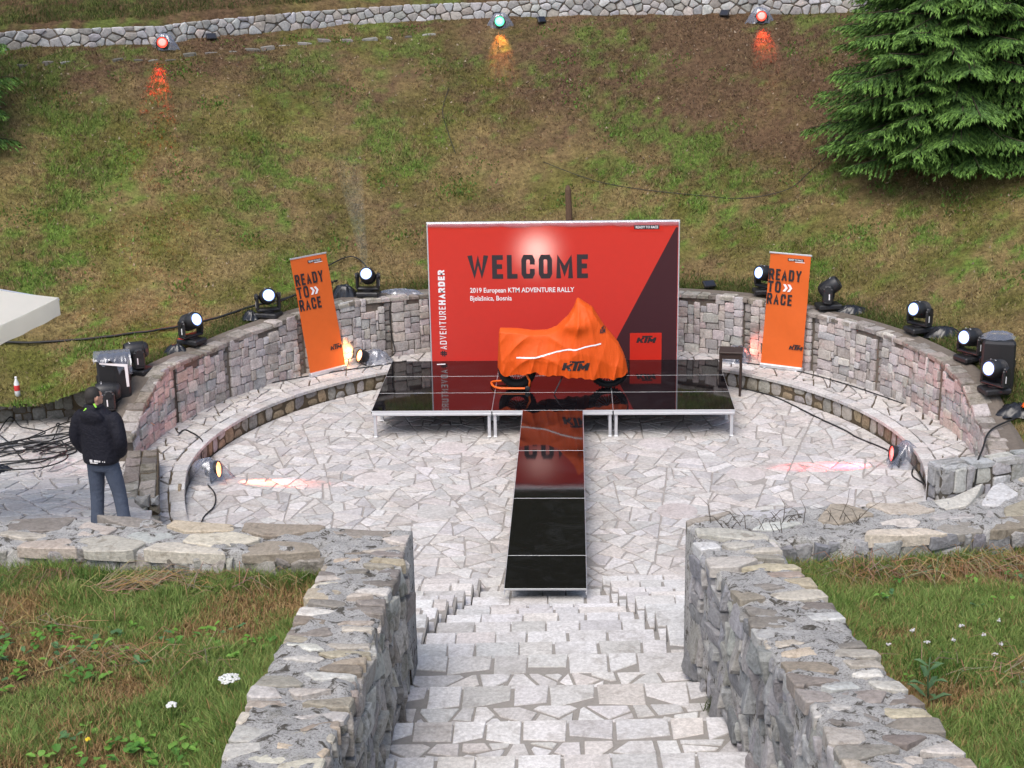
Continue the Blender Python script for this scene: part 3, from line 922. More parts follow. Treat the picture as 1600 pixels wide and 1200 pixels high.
for zz in (.08, .22, .36, .48):
    u = -.05
    while u < 1:
        w = random.uniform(.25, .5); dz = random.uniform(.09, .15)
        def fm(s_, t_, d_):
            x, y = stub_pt(s_, 0); return (x+.02*d_, y-d_-.3*max(0, .3-t_), t_)
        p = rough([(u+.03, zz+.01), (min(u+w, 1.06), zz+.01), (min(u+w, 1.06), zz+dz), (u+.03, zz+dz)], .02, .1)
        V, F = slab(p, -.05, random.uniform(.0, .1), .025, .02, fm, .1)
        mobj('wall_stone', V, F, M['riser'], sw, False, jit(random.choice([(.2, .19, .15), (.3, .3, .28), (.14, .12, .09), (.36, .37, .36)]), .12)); u += w
box_wall('low_bank_wall', [(5.3, -3.7), (5.38, -3.98), (6.7, -3.54), (9.5, -2.6)], .34, .2, lambda s: .88, 'low grey stone wall holding the grass bank right of the bench', None, GY_, M['riser'], M['faceback'], .1, .09, (2, 4), (2, 3))

# -------- staircase
stair = empty('stone_staircase', (.1, -6.3, 0), label='white stone staircase going down to the plaza between two parapets', cat='staircase')
LAT = .044
def sy(x, y): return y+LAT*x
TR = [(.6, .585, .57), (.63, .62, .61), (.56, .545, .525), (.66, .65, .64), (.57, .56, .555), (.61, .575, .545)]
tread = []
def add_tread(x0, x1, y, z, T, rows=2, under=.18):
    """one step: mortar body and its flat stones; y is the nosing, the tread runs back towards -y"""
    V = []
    for (a, b, c) in ((x0, y, z), (x1, y, z), (x1, y-T-under, z), (x0, y-T-under, z)):
        V.append((a, sy(a, b-(.02 if b == y else 0)), z-.012))
    V += [(p[0], p[1], -.3) for p in V]
    mobj('step', V, [[0, 3, 2, 1], [0, 1, 5, 4], [1, 2, 6, 5], [2, 3, 7, 6], [3, 0, 4, 7]], M['joint2'], stair)
    def put(poly):
        if parea(poly) < .004: return
        poly = rough(poly, .005, .2)
        V, F = slab(poly, -.045, random.uniform(.0, .006), .008, .001, lambda s_, t_, d_: (s_, sy(s_, y-t_), z-.004+d_), .003)
        tread.append((V, F, jit(random.choice(TR), .06, .01), share(cen(V), parea(poly))))
    d1 = T*.56 if rows == 2 else T*.33
    x = x0+.005; cuts = []
    while x < x1-.04:
        w = random.uniform(.26, .46); e = min(x+w, x1-.005)
        if x1-e < .15: e = x1-.005
        q_ = 1 if rows == 2 else 2
        bl, br = d1+random.uniform(-.05, .06)*q_, d1+random.uniform(-.06, .08)*q_
        g = random.choice((.01, .014, .026))
        put([(x, -.02), (e-g, -.02), (e-g+random.uniform(-.015, .01), br), (x+random.uniform(0, .02), bl)])
        x = e
    if rows == 2:
        x = x0+.01
        while x < x1-.05:
            w = random.uniform(.2, .5); e = min(x+w, x1-.005); g = random.uniform(.012, .04)
            put([(x, d1+.06), (e-g, d1+.06), (e-g+random.uniform(-.04, .03), T+.05), (x+random.uniform(-.01, .04), T+.05)]); x = e
    else:
        for poly in crazy([(x0+.01, d1+.05), (x1-.01, d1+.05), (x1-.01, T+.07), (x0+.01, T+.07)], .04, .16, .5):
            poly = tidy(inset(poly, random.uniform(.009, .022)), .03)
            if len(poly) > 2: put(poly)
RI = .157
ny_c = [-6.36, -6.87, -7.43, -7.86, -8.34, -8.86, -9.42, -9.98]        # nosings of the narrow flight
for k, y in enumerate(ny_c):
    T = (ny_c[k+1] if k < 7 else -10.56)-y
    add_tread(-.80-.06*k-.02, .69+.083*k+.02, y, RI*(k+1), -T)
ny_s = [-5.98, -6.48, -7.03, -7.5, -7.95, -8.5, -9.0, -9.62]           # the wider flight at both sides starts further out
for k, y in enumerate(ny_s):
    T = (ny_s[k+1] if k < 7 else -10.55)-y
    add_tread(-2.0, -.83-.06*k, y, RI*(k+1)+.012, -T, 2, .1)
    add_tread(.71+.083*k, 1.95, y, RI*(k+1)+.012, -T, 2, .1)
ny_w = [-10.56, -11.46, -12.37, -13.19, -14.06, -14.92, -15.8]
for k, y in enumerate(ny_w):
    T = (ny_w[k+1] if k < 6 else -16.7)-y
    add_tread(-1.3, 1.5+.1*k, y, RI*(9+k)-.003, -T, 3)
emit(tread, stair, 'tread_stone', M['tread'], 220, 'covered_tread_stones')

# -------- parapets and front walls with rough tops
PST = [(.53, .49, .425), (.57, .545, .5), (.33, .285, .23), (.48, .415, .31), (.53, .52, .51), (.42, .38, .32), (.58, .53, .44), (.28, .255, .225)]
def lerp_path(path, s):
    P = path; n = len(P)-1; d = [math.dist(P[i], P[i+1]) for i in range(n)]; tot = sum(d); q = max(0, min(tot-1e-6, s*tot))
    for i in range(n):
        if q <= d[i]+1e-9: break
        q -= d[i]
    t = q/d[i]; return (P[i][0]+(P[i+1][0]-P[i][0])*t, P[i][1]+(P[i+1][1]-P[i][1])*t)
def rough_wall(name, label, A, B, top, zlow_a, zlow_b, across, face_side, facemat, seed, density=.2, elong=2.2, tones=PST):
    """A and B: the two edges of the wall top (polylines of equal direction), top(x, y) its height; stones lie in a mortar bed"""
    random.seed(seed)
    o = empty(name, (A[0][0], A[0][1], 0), label=label, cat='wall')
    LA = sum(math.dist(A[i], A[i+1]) for i in range(len(A)-1)); LW = sum(math.dist(a, b) for a, b in ((A[0], B[0]), (A[-1], B[-1])))/2
    def q(s, t):
        a = lerp_path(A, s/LA); b = lerp_path(B, s/LA); k = t/LW
        return a[0]+(b[0]-a[0])*k, a[1]+(b[1]-a[1])*k
    ns, nt = int(LA/.045), int(LW/.045)
    V = []; F = []
    for i in range(ns+1):
        for j in range(nt+1):
            s, t = LA*i/ns, LW*j/nt
            e = min(t, LW-t)
            tt = t
            if j == 0: tt = t-.0+float(fbm(s*6, 3.3+seed, 3)-.5)*.06
            if j == nt: tt = t+float(fbm(s*6, 9.3+seed, 3)-.5)*.1
            x, y = q(s, tt)
            z = top(x, y)+float(fbm(x*4.1+seed, y*4.1, 4)-.5)*.1+float(fbm(x*14, y*14, 3)-.5)*.055+.002-(.03 if e < .02 else 0)
            V.append((x, y, z))
    for i in range(ns):
        for j in range(nt):
            a = i*(nt+1)+j; F.append([a, a+1, a+nt+2, a+nt+1])
    n0 = len(V)
    for i in range(ns+1):
        s = LA*i/ns; x, y = q(s, 0); V.append((x, y, zlow_a(x, y)))
    for i in range(ns+1):
        s = LA*i/ns; x, y = q(s, LW); V.append((x, y, zlow_b(x, y)))
    for i in range(ns):
        F.append([i*(nt+1), (i+1)*(nt+1), n0+i+1, n0+i]); k = n0+ns+1
        F.append([(i+1)*(nt+1)+nt, i*(nt+1)+nt, k+i, k+i+1])
    F.append([j for j in range(nt+1)][::-1]+[n0, n0+ns+1]); F.append([ns*(nt+1)+j for j in range(nt+1)]+[n0+2*ns+1, n0+ns])
    mobj('mortar_bed', V, F, M['paramortar'], o, True)
    st = []
    # stones of the top; 'across' stretches them over the wall
    sxm, sym = (elong, 1.) if across else (1., elong)
    sites = []; raw = scatter(0, LA*sxm, 0, LW*sym, density*1.55, tries=22)
    sites = [(a/sxm, b/sym) for a, b in raw]
    def mp(s, t, d):
        x, y = q(s, t); return (x, y, top(x, y)+d)
    for poly in voronoi(sites, [(-.02, -.035), (LA, -.035), (LA, LW+.03), (-.02, LW+.03)], .03, sxm, sym):
        poly = tidy(poly, .025)
        if len(poly) < 3: continue
        c = pcent(poly)
        edge = c[1] < .17 or c[1] > LW-.17
        if random.random() < (.06 if edge else .2): continue
        k = random.uniform(.78, 1.0) if edge else random.uniform(.55, .98)
        poly = [(c[0]+(x-c[0])*k, c[1]+(y-c[1])*k) for x, y in poly]
        if parea(poly) < .006: continue
        poly = rough(round_poly(poly, .09), .013, .13)
        V, F = slab(poly, -.09, random.uniform(.004, .03), .014, .006, mp, .09)
        st.append((V, F, jit(random.choice(tones), .1), share(cen(V), parea(poly))))
    emit(st, o, 'top_stone', M['parastone'], 300)
    # stones of the visible faces
    for side, zl in (('a', zlow_a), ('b', zlow_b)):
        if side not in face_side: continue
        st = []; zmin = min(zl(*q(LA*i/20, 0 if side == 'a' else LW)) for i in range(21)); zmax = max(top(*q(LA*i/20, LW/2)) for i in range(21))
        for (x0, y0, x1, y1) in masonry(LA, zmax-zmin, .075, .06, (2, 5), (2, 5)):
            xm, ym = q((x0+x1)/2, 0 if side == 'a' else LW)
            if zmin+y0 > top(xm, ym)-.05 or zmin+y1 < zl(xm, ym)-.1: continue
            y1 = min(y1, top(xm, ym)-.015-zmin)
            if y1-y0 < .04: continue
            poly = rough(rect_poly(x0, y0, x1, y1, .009, .016), .012, .11)
            def mf(s, t, d):
                x, y = q(s, -d if side == 'a' else LW+d); return (x, y, zmin+t)
            V, F = slab(poly, -.03, random.uniform(-.01, .05), .012, .01, mf, .3)
            st.append((V, F, jit(random.choice(GY_ if facemat == 'facestone2' else [(.4, .38, .35), (.48, .46, .43), (.33, .3, .27), (.5, .47, .42)]), .12), share(cen(V), (x1-x0)*(y1-y0))))
        emit(st, o, 'face_stone', M[facemat], 100, 'small_face_stones')
    random.seed(seed+100)
    return o
def ptop(x, y): return 2.75+.1*max(0, -10.6-y)
def stair_z(x, y): return max(.9, min(2.6, 1.3+(-10.56-y)*.173))-.2
def bed_z(x, y): return 2.5+.1*max(-.5, -10.9-y)
LEFT_IN = [(-1.13, -11.42), (-1.14, -12.24), (-1.15, -13.34), (-1.14, -14.33), (-1.16, -15.4), (-1.16, -17.2)]
LEFT_OUT = [(-1.79, -11.42), (-1.775, -12.6), (-1.79, -13.4), (-1.81, -14.4), (-1.78, -15.6), (-1.78, -17.2)]
RIGHT_IN = [(1.43, -10.98), (1.5, -11.4), (1.67, -12.7), (1.75, -13.6), (1.87, -14.3), (1.95, -15.2), (2.15, -17.2)]
RIGHT_OUT = [(2.1, -11.0), (2.17, -11.4), (2.38, -12.66), (2.55, -14.3), (2.64, -14.9), (2.73, -15.6), (2.9, -17.2)]
rough_wall('left_parapet', 'rough stone parapet beside the stairs, with moss streaks, at the left', LEFT_IN, LEFT_OUT, ptop, stair_z, lambda x, y: bed_z(x, y)-.4, True, 'a', 'facestone', 31, .19, 2.1)
rough_wall('right_parapet', 'rough stone parapet with a bluish face beside the stairs, at the right', RIGHT_IN, RIGHT_OUT, ptop, stair_z, lambda x, y: bed_z(x, y)-.4, True, 'a', 'facestone2', 37, .205, 1.8)
FL_FAR = [(-1.13, -10.72), (-2.31, -10.63), (-3.24, -10.53), (-3.9, -10.41), (-5.1, -10.4), (-8.5, -10.3)]
FL_NEAR = [(-1.14, -11.42), (-2.33, -11.4), (-3.02, -11.42), (-4.05, -11.26), (-4.85, -11.22), (-8.3, -11.1)]
FR_FAR = [(1.4, -10.53), (1.89, -10.23), (2.82, -10.07), (3.5, -10.06), (4.0, -9.93), (4.4, -9.62), (4.87, -9.25), (6.6, -8.2)]
FR_NEAR = [(1.44, -10.98), (2.19, -11.05), (2.89, -10.97), (3.32, -10.92), (3.78, -10.81), (4.47, -10.64), (5.2, -10.4), (7.0, -9.6)]
rough_wall('left_front_wall', 'broad rough stone wall top with grey mortar behind the left lawn', FL_NEAR, FL_FAR, ptop, lambda x, y: bed_z(x, y)-.4, lambda x, y: .2, False, 'a', 'facestone', 41, .3, 1.7)
rough_wall('right_front_wall', 'broad rough stone wall top with pale slabs behind the right lawn', FR_NEAR, FR_FAR, ptop, lambda x, y: bed_z(x, y)-.4, lambda x, y: .2, False, 'a', 'facestone2', 43, .32, 1.7)
# soil of the two lawns
def bed(name, poly, seed):
    xs_ = np.arange(min(p[0] for p in poly), max(p[0] for p in poly)+.05, .1); ys_ = np.arange(min(p[1] for p in poly), max(p[1] for p in poly)+.05, .1)
    X, Y = np.meshgrid(xs_, ys_)
    Z = 2.5+.1*np.maximum(-.5, -10.9-Y)+(fbm(X*1.2+seed, Y*1.2, 3)-.5)*.1
    keep = np.ones_like(X, bool)
    for i in range(len(poly)):
        a, b = poly[i], poly[(i+1) % len(poly)]
        keep &= ((b[0]-a[0])*(Y-a[1])-(b[1]-a[1])*(X-a[0])) > -.15*math.dist(a, b)
    T_ = np.tile(np.array([.13, .1, .052]), X.shape+(1,))*(.6+.8*fbm(X*3, Y*3+seed, 4))[..., None]
    o = grid_mesh(name, X, Y, Z, keep, M['ground'], T_); o['kind'] = 'structure'
bed('left_lawn', [(-9, -17.5), (-1.8, -17.5), (-1.8, -11.4), (-4.5, -11.24), (-9, -11.15)], 3)
bed('right_lawn', [(2.0, -17.2), (9, -17.5), (9, -9.0), (4.6, -10.55), (2.2, -11.05)], 8)
# ================================================================== STAGE
H_ST = .48
stage = empty('stage_platform', (0, 1.5, 0), label='glossy black stage platform on silver legs in front of the red backdrop', cat='stage')
def deck_panel(parent, x0, x1, y0, y1, z, name='deck_panel'):
    g = .0025
    V, F = cbox(((x0+x1)/2, (y0+y1)/2, z-.009), (x1-x0-2*g-.0075, y1-y0-2*g-.0075, .018), .001)
    mobj(name, V, F, M['gloss'], parent)
    mb = MB()                                # thin aluminium rim round the sheet
    q = .0035
    for a, b, c, e in ((x0+g, y0+g, x1-g, y0+g+q), (x0+g, y1-g-q, x1-g, y1-g), (x0+g, y0+g+q, x0+g+q, y1-g-q), (x1-g-q, y0+g+q, x1-g, y1-g-q)):
        mb.box(((a+c)/2, (b+e)/2, z-.013), (c-a, e-b, .024), .0008)
    return mb.build('panel_rim', M['alu'], parent)
def rail(parent, p, q, z0, z1, w=.05):
    p = Vector(p); q = Vector(q); L = (q-p).length
    a = math.atan2((q-p).y, (q-p).x); Mx = Matrix.Rotation(a, 4, 'Z')
    mb = MB(); c = (p+q)/2
    mb.box((c.x, c.y, (z0+z1)/2), (L, w, z1-z0), .004, Mx)
    mb.box((c.x, c.y, z0+(z1-z0)*.38), (L-.004, w+.008, .012), .002, Mx)
    return mb.build('side_rail', M['alu'], parent)
def stage_leg(parent, x, y, z1):
    mb = MB().box((x, y, z1/2+.01), (.052, .052, z1-.02), .006)
    mb.box((x, y, .012), (.064, .064, .024), .005)
    return mb.build('leg', M['alu'], parent)
for i in range(3):
    for j in range(3):
        x0, y0 = -3+2*i, j*1.0
        deck_panel(stage, x0, x0+2, y0, y0+1, H_ST)
    x0 = -3+2*i
    rail(stage, (x0+.01, .018, 0), (x0+1.99, .018, 0), H_ST-.088, H_ST-.006, .03)
    rail(stage, (x0+.01, 2.982, 0), (x0+1.99, 2.982, 0), H_ST-.088, H_ST-.006, .03)
    for xx in (x0+.05, x0+1.95):
        for yy in (.06, .94, 1.94, 2.94): stage_leg(stage, xx, yy, H_ST-.085)
    MB().box((x0, .004, H_ST-.03), (.014, .012, .03), .003).build('clamp', M['black_plastic'], stage)
for xx in (-2.982, 2.982): rail(stage, (xx, .035, 0), (xx, 2.965, 0), H_ST-.088, H_ST-.006, .03)

run = empty('stage_runway', (0, -3.5, 0), label='long glossy black runway leading from the stage towards the stairs', cat='runway')
WX = -.494
for y0, y1 in ((-2, 0), (-4, -2), (-6, -4), (-7, -6)):
    deck_panel(run, WX, WX+1, y0, y1, H_ST)
    for xx in (WX+.005, WX+.995): rail(run, (xx, y0+.01, 0), (xx, y1-.01, 0), H_ST-.088, H_ST-.012, .012)
    if y1 > -5:
        for xx in (WX+.06, WX+.94):
            for yy in (y0+.06, y1-.06): stage_leg(run, xx, yy, H_ST-.085)
tag(mobj('white_tape', *cbox((-2.07, 2.77, H_ST+.003), (.155, .05, .004), .001, Matrix.Rotation(R(8), 4, 'Z')), M['print_white'], None, origin=None), 'short strip of white tape stuck on the black stage floor', 'tape')

# ------------------------------------------------------------------ lettering
def text_mesh(body, size, bold=0.0, shear=0.0, align='LEFT', space=1.0):
    cu = bpy.data.curves.new('lettering', 'FONT'); cu.body = body; cu.size = size
    cu.offset = bold*size; cu.shear = shear; cu.align_x = align; cu.space_character = space; cu.resolution_u = 4
    ob = bpy.data.objects.new('lettering', cu); col.objects.link(ob)
    dg = bpy.context.evaluated_depsgraph_get(); dg.update()
    me = bpy.data.meshes.new_from_object(ob.evaluated_get(dg))
    V = [tuple(v.co) for v in me.vertices]; F = [list(p.vertices) for p in me.polygons]
    bpy.data.objects.remove(ob); bpy.data.curves.remove(cu); bpy.data.meshes.remove(me)
    return V, F
def fit_text(body, x0, x1, y0, y1, bold=0.0, shear=0.0):
    """letters scaled into a rectangle (x0..x1, y0..y1): cap height to y1-y0 measured on the outline"""
    V, F = text_mesh(body, 1.0, bold, shear)
    a = np.array(V)
    mn, mx = a.min(0), a.max(0)
    a[:, 0] = x0+(a[:, 0]-mn[0])/(mx[0]-mn[0])*(x1-x0)
    a[:, 1] = y0+(a[:, 1]-mn[1])/(mx[1]-mn[1])*(y1-y0)
    return a, F
def logo(x0, y0, w, h, shear=.34):
    """three slanted heavy letters with a bar running over them"""
    polys = [[(0, 0), (.36, 0), (.36, .8), (0, .8)], [(.3, .3), (.46, .22), (1.0, .66), (1.0, .8), (.72, .8)], [(.34, .52), (.66, 0), (1.1, 0), (.56, .62)],
             [(.62, .86), (2.2, .86), (2.2, 1.08), (.62, 1.08)], [(1.16, 0), (1.54, 0), (1.54, .88), (1.16, .88)],
             [(1.66, 0), (2.0, 0), (2.0, .8), (1.66, .8)], [(1.9, .8), (1.9, .42), (2.24, .1), (2.24, .52)], [(2.6, .8), (2.6, .42), (2.24, .1), (2.24, .52)], [(2.5, 0), (2.86, 0), (2.86, .8), (2.5, .8)]]
    V = []; F = []
    for k, p in enumerate(polys):
        n = len(V); p = ccw(p)
        V += [(x0+(x+shear*y*.9)/3.1*w, y0+y/1.06*h, k*.0004) for x, y in p]; F.append([n+i for i in range(len(p))])
    return np.array(V), F
GL = {  # capitals drawn as strokes in a 0..1 box: polylines
 'A': [[(0, 0), (.5, 1), (1, 0)], [(.2, .3), (.8, .3)]], 'C': [[(1, .74), (1, .86), (.84, 1), (.16, 1), (0, .86), (0, .14), (.16, 0), (.84, 0), (1, .14), (1, .26)]],
 'D': [[(0, 0), (0, 1), (.78, 1), (1, .84), (1, .16), (.78, 0), (0, 0)]], 'E': [[(1, 1), (0, 1), (0, 0), (1, 0)], [(0, .52), (.85, .52)]], 'H': [[(0, 0), (0, 1)], [(1, 0), (1, 1)], [(0, .5), (1, .5)]],
 'L': [[(0, 1), (0, 0), (1, 0)]], 'M': [[(0, 0), (0, 1), (.5, .25), (1, 1), (1, 0)]], 'N': [[(0, 0), (0, 1), (1, 0), (1, 1)]], 'O': [[(.16, 0), (0, .14), (0, .86), (.16, 1), (.84, 1), (1, .86), (1, .14), (.84, 0), (.16, 0)]],
 'R': [[(0, 0), (0, 1), (.8, 1), (1, .86), (1, .62), (.8, .47), (0, .47)], [(.55, .47), (1, 0)]], 'T': [[(0, 1), (1, 1)], [(.5, 1), (.5, 0)]], 'U': [[(0, 1), (0, .14), (.16, 0), (.84, 0), (1, .14), (1, 1)]],
 'V': [[(0, 1), (.5, 0), (1, 1)]], 'W': [[(0, 1), (.26, 0), (.5, .9), (.74, 0), (1, 1)]], 'Y': [[(0, 1), (.5, .45), (1, 1)], [(.5, .45), (.5, 0)]], '#': [[(.3, 0), (.4, 1)], [(.66, 0), (.76, 1)], [(0, .33), (1, .33)], [(.05, .68), (1, .68)]]}
WID = {'M': 1.25, 'W': 1.5, 'E': .82, 'L': .78, 'T': .95, '#': 1.1}
def stroke_text(body, x0, x1, y0, y1, th, gap=.3):
    """condensed capitals: every stroke a mitred ribbon of width th"""
    tot = sum(WID.get(c, 1) for c in body)+gap*(len(body)-1); k = (x1-x0)/tot; x = x0; V = []; F = []; lay = 0
    for c in body:
        w = WID.get(c, 1)*k
        for pl_ in GL[c]:
            P = [Vector((x+th/2+p[0]*(w-th), y0+th/2+p[1]*(y1-y0-th), 0)) for p in pl_]; closed = pl_[0] == pl_[-1]
            m_ = len(P); L_ = []; R_ = []
            for i in range(m_):
                a = P[i-1] if i else (P[-2] if closed else None); b = P[i+1] if i < m_-1 else (P[1] if closed else None)
                d0 = (P[i]-a).normalized() if a is not None else None; d1 = (b-P[i]).normalized() if b is not None else None
                q = P[i].copy()
                if d0 is None or d1 is None:
                    dd = d1 if d0 is None else d0; nn = Vector((-dd.y, dd.x, 0)); off = nn*th/2
                    q = q-dd*th/2*(1 if d0 is None else -1)
                else:
                    n0, n1 = Vector((-d0.y, d0.x, 0)), Vector((-d1.y, d1.x, 0)); mm = (n0+n1)
                    mm = mm.normalized() if mm.length > 1e-6 else n0
                    off = mm*(th/2/max(.42, mm.dot(n0)))
                L_.append(q+off); R_.append(q-off)
            n0_ = len(V); z = .0004*(lay % 3); lay += 1
            for a, b in zip(L_, R_): V += [(a.x, a.y, z), (b.x, b.y, z)]
            for i in range(m_-1): F.append([n0_+2*i+1, n0_+2*i+3, n0_+2*i+2, n0_+2*i])
        x += w+gap*k
    # letters stay inside their cap height
    V = [(p[0], min(max(p[1], y0), y1), p[2]) for p in V]
    return np.array(V), F
class Plane3:
    """flat surface with origin o, right u and up v; text is laid k mm in front of it"""
    def __init__(s, o, u, v):
        s.o = Vector(o); s.u = Vector(u).normalized(); s.v = Vector(v).normalized(); s.n = s.u.cross(s.v)
    def at(s, x, y, d=0): return tuple(s.o+s.u*x+s.v*y+s.n*d)
    def lay(s, V, d): return [s.at(p[0], p[1], d+(p[2] if len(p) > 2 else 0)) for p in V]
def put_text(pl, body, x0, x1, y0, y1, mat, parent, name='lettering', bold=.012, d=.004, shear=0.0):
    V, F = fit_text(body, x0, x1, y0, y1, bold, shear)
    return mobj(name, pl.lay([(p[0], p[1], 0) for p in V], d), F, mat, parent)
def quad(pl, pts, d, name, mat, parent):
    return mobj(name, pl.lay([(x, y, 0) for x, y in ccw(pts)], d), [list(range(len(pts)))], mat, parent)

# ------------------------------------------------------------------ backdrop
BY = 3.1
bd = empty('backdrop_wall', (0, BY, 0), label='big red WELCOME backdrop wall standing behind the stage', cat='backdrop')
pl = Plane3((0, BY, 0), (1, 0, 0), (0, 0, 1))
BX0, BX1, BZ0, BZ1 = -2.265, 2.245, .02, 3.02
nx_, nz_ = 24, 16
V = []; F = []
for j in range(nz_+1):
    for i in range(nx_+1):
        x = BX0+(BX1-BX0)*i/nx_; z = BZ0+(BZ1-BZ0)*j/nz_
        V.append((x, BY, z))
for j in range(nz_):
    for i in range(nx_): a = j*(nx_+1)+i; F.append([a, a+1, a+nx_+2, a+nx_+1])
mobj('banner_sheet', V, F, M['banner_red'], bd)
quad(pl, [(2.2, 2.92), (2.236, 2.92), (2.236, BZ0+.01), (.72, BZ0+.01)], .003, 'maroon_field', M['banner_maroon'], bd)
quad(pl, [(1.385, .03), (1.965, .03), (1.965, .965), (1.385, .965)], .007, 'logo_field', M['banner_red'], bd)
quad(pl, [(1.37, 2.85), (1.97, 2.85), (1.97, 2.985), (1.37, 2.985)], .004, 'slogan_field', M['banner_red'], bd)
quad(pl, [(1.45, 2.89), (1.9, 2.89), (1.9, 2.965), (1.45, 2.965)], .007, 'slogan_bar', M['print_black'], bd)
put_text(pl, 'READY TO RACE', 1.48, 1.88, 2.905, 2.95, M['print_white'], bd, 'slogan', .02, .010)
V, F = stroke_text('WELCOME', -1.555, .62, 2.0, 2.44, .088, .3); mobj('headline', pl.lay(V, .004), F, M['print_dark'], bd)
def two_part(text_a, text_b, x0, xm, x1, y0, y1):
    put_text(pl, text_a, x0, xm, y0, y1, M['print_white'], bd, 'subtitle', .012)
put_text(pl, '2019 European KTM ADVENTURE RALLY', -1.53, .37, 1.715, 1.835, M['print_white'], bd, 'subtitle', .018)
put_text(pl, 'Bjela\u0161nica, Bosnia', -1.53, -.77, 1.565, 1.685, M['print_white'], bd, 'place_line', .014)
lv = Plane3((-1.985, BY, .5), (0, 0, 1), (-1, 0, 0))
V, F = stroke_text('#', .04, .15, 0, .125, .022); mobj('hash_sign', lv.lay(V, .004), F, M['print_dark'], bd)
V, F = stroke_text('ADVENTURE', .175, .99, 0, .125, .017, .42); mobj('side_lettering', lv.lay(V, .004), F, M['print_white'], bd)
V, F = stroke_text('HARDER', 1.02, 1.67, 0, .125, .032, .3); mobj('side_lettering', lv.lay(V, .004), F, M['print_white'], bd)
V, F = logo(1.5, .78, .37, .13); mobj('logo', pl.lay(V, .011), F, M['print_black'], bd)
mb = MB()
for x in (BX0-.012, BX1+.012): mb.box((x, BY+.03, 1.51), (.024, .06, 3.0), .004)
fr = mb.build('frame', M['alu'], bd)
MB().box(((BX0+BX1)/2, BY+.028, BZ1+.014), (BX1-BX0+.05, .07, .026), .004).build('top_rail', M['alu'], bd)
V = []; F = []             # clear film pulled over the top edge
n = 60
for i in range(n+1):
    x = BX0-.01+(BX1-BX0+.03)*i/n
    dz = .045+.05*float(fbm(i*.23, 7.7, 3))
    V += [(x, BY-.012-.006*math.sin(i*1.7), BZ1-dz), (x, BY-.016, BZ1+.012), (x, BY+.03, BZ1+.032), (x, BY+.07, BZ1-.05)]
for i in range(n):
    for k in range(3): F.append([4*i+k, 4*i+4+k, 4*i+5+k, 4*i+1+k])
tag(mobj('plastic_film', V, F, M['film'], None, True, origin=(0, BY, BZ1)), 'clear plastic film folded over the top edge of the red backdrop', 'plastic film')
for xx in (-1.5, 1.5):
    MB().tube([(xx, BY+.06, 2.4), (xx, BY+.72, .31)], .02, 8).build('brace', M['alu'], bd)

# ------------------------------------------------------------------ roll-up banners
def rollup(bl, br, tl, tr, label):
    bl, br, tl, tr = [Vector(p) for p in (bl, br, tl, tr)]
    o = empty('roll_up_banner', (bl+br)/2, label=label, cat='banner', group='orange roll-up banners at both sides of the stage')
    u = (br-bl).normalized(); W = (br-bl).length; up = ((tl+tr)/2-(bl+br)/2); Hh = up.length; up.normalize()
    nrm = u.cross(up)
    V = []; F = []; N, K = 12, 24
    for j in range(K+1):
        for i in range(N+1):
            p = bl.lerp(br, i/N).lerp(tl.lerp(tr, i/N), j/K)
            p = p+nrm*(.006*math.sin(j*.5+i*.35)*min(1, j/6)); V.append(tuple(p))
    for j in range(K):
        for i in range(N): a = j*(N+1)+i; F.append([a, a+1, a+N+2, a+N+1])
    mobj('banner_sheet', V, F, M['rollup'], o, True)
    p3 = Plane3(bl, u, up)
    d = .012
    s = W/.8
    for body, x0, x1, y0, y1 in (('READY', .02, .64, Hh*.765, Hh*.865), ('TO', .02, .27, Hh*.655, Hh*.755), ('RACE', .02, .5, Hh*.545, Hh*.645)):
        V, F = stroke_text(body, x0*s, x1*s, y0, y1, .037, .3); mobj('slogan', p3.lay(V, d), F, M['print_black'], o)
    for k in range(2):
        x0 = (.31+.085*k)*s; y0 = Hh*.67; y1 = Hh*.735; ym = (y0+y1)/2; w = .05*s; e = .045*s
        quad(p3, [(x0, y1), (x0+w, y1), (x0+w+e, ym), (x0+w, y0), (x0, y0), (x0+e, ym)], d, 'chevron', M['print_white'], o)
    V, F = logo(.52*s, Hh*.155, .27*s, .095); mobj('logo', p3.lay(V, d), F, M['print_black'], o)
    quad(p3, [(.36*s, Hh*.945), (.66*s, Hh*.945), (.66*s, Hh*.968), (.36*s, Hh*.968)], d, 'top_bar', M['print_black'], o)
    put_text(p3, 'READY TO RACE', .38*s, .64*s, Hh*.949, Hh*.964, M['print_white'], o, 'top_slogan', .02, d+.003)
    quad(p3, [(.5*s, Hh*.936), (.68*s, Hh*.936), (.68*s, Hh*.942), (.5*s, Hh*.942)], d, 'top_line', M['print_white'], o)
    a = math.atan2(u.y, u.x); Mx = Matrix.Rotation(a, 4, 'Z'); c = (bl+br)/2
    MB().box((c.x, c.y, c.z-.035), (W+.02, .09, .075), .012, Mx).build('base_cassette', M['alu'], o)
    t = (tl+tr)/2
    MB().box((t.x, t.y, t.z+.01), (W+.01, .018, .028), .004, Mx).build('top_bar_clip', M['alu'], o)
    b = c-nrm*.03; e = t-nrm*.02
    MB().tube([tuple(b), tuple(e)], .011, 8).build('support_pole', M['alu'], o)
    for k in (-1, 1):
        q = c+u*(W*.38*k)
        MB().box((q.x-nrm.x*.06, q.y-nrm.y*.06, .303+.005), (.04, .26, .012), .003, Mx).build('foot', M['alu'], o)
    return o
rollup((-4.46, 2.6, .375), (-3.9, 3.17, .375), (-4.73, 2.74, 2.47), (-4.17, 3.30, 2.45), 'orange READY TO RACE roll-up banner leaning over at the left of the stage')
rollup((3.79, 3.13, .375), (4.49, 2.78, .375), (3.9, 3.11, 2.44), (4.57, 2.76, 2.43), 'upright orange READY TO RACE roll-up banner at the right of the stage')

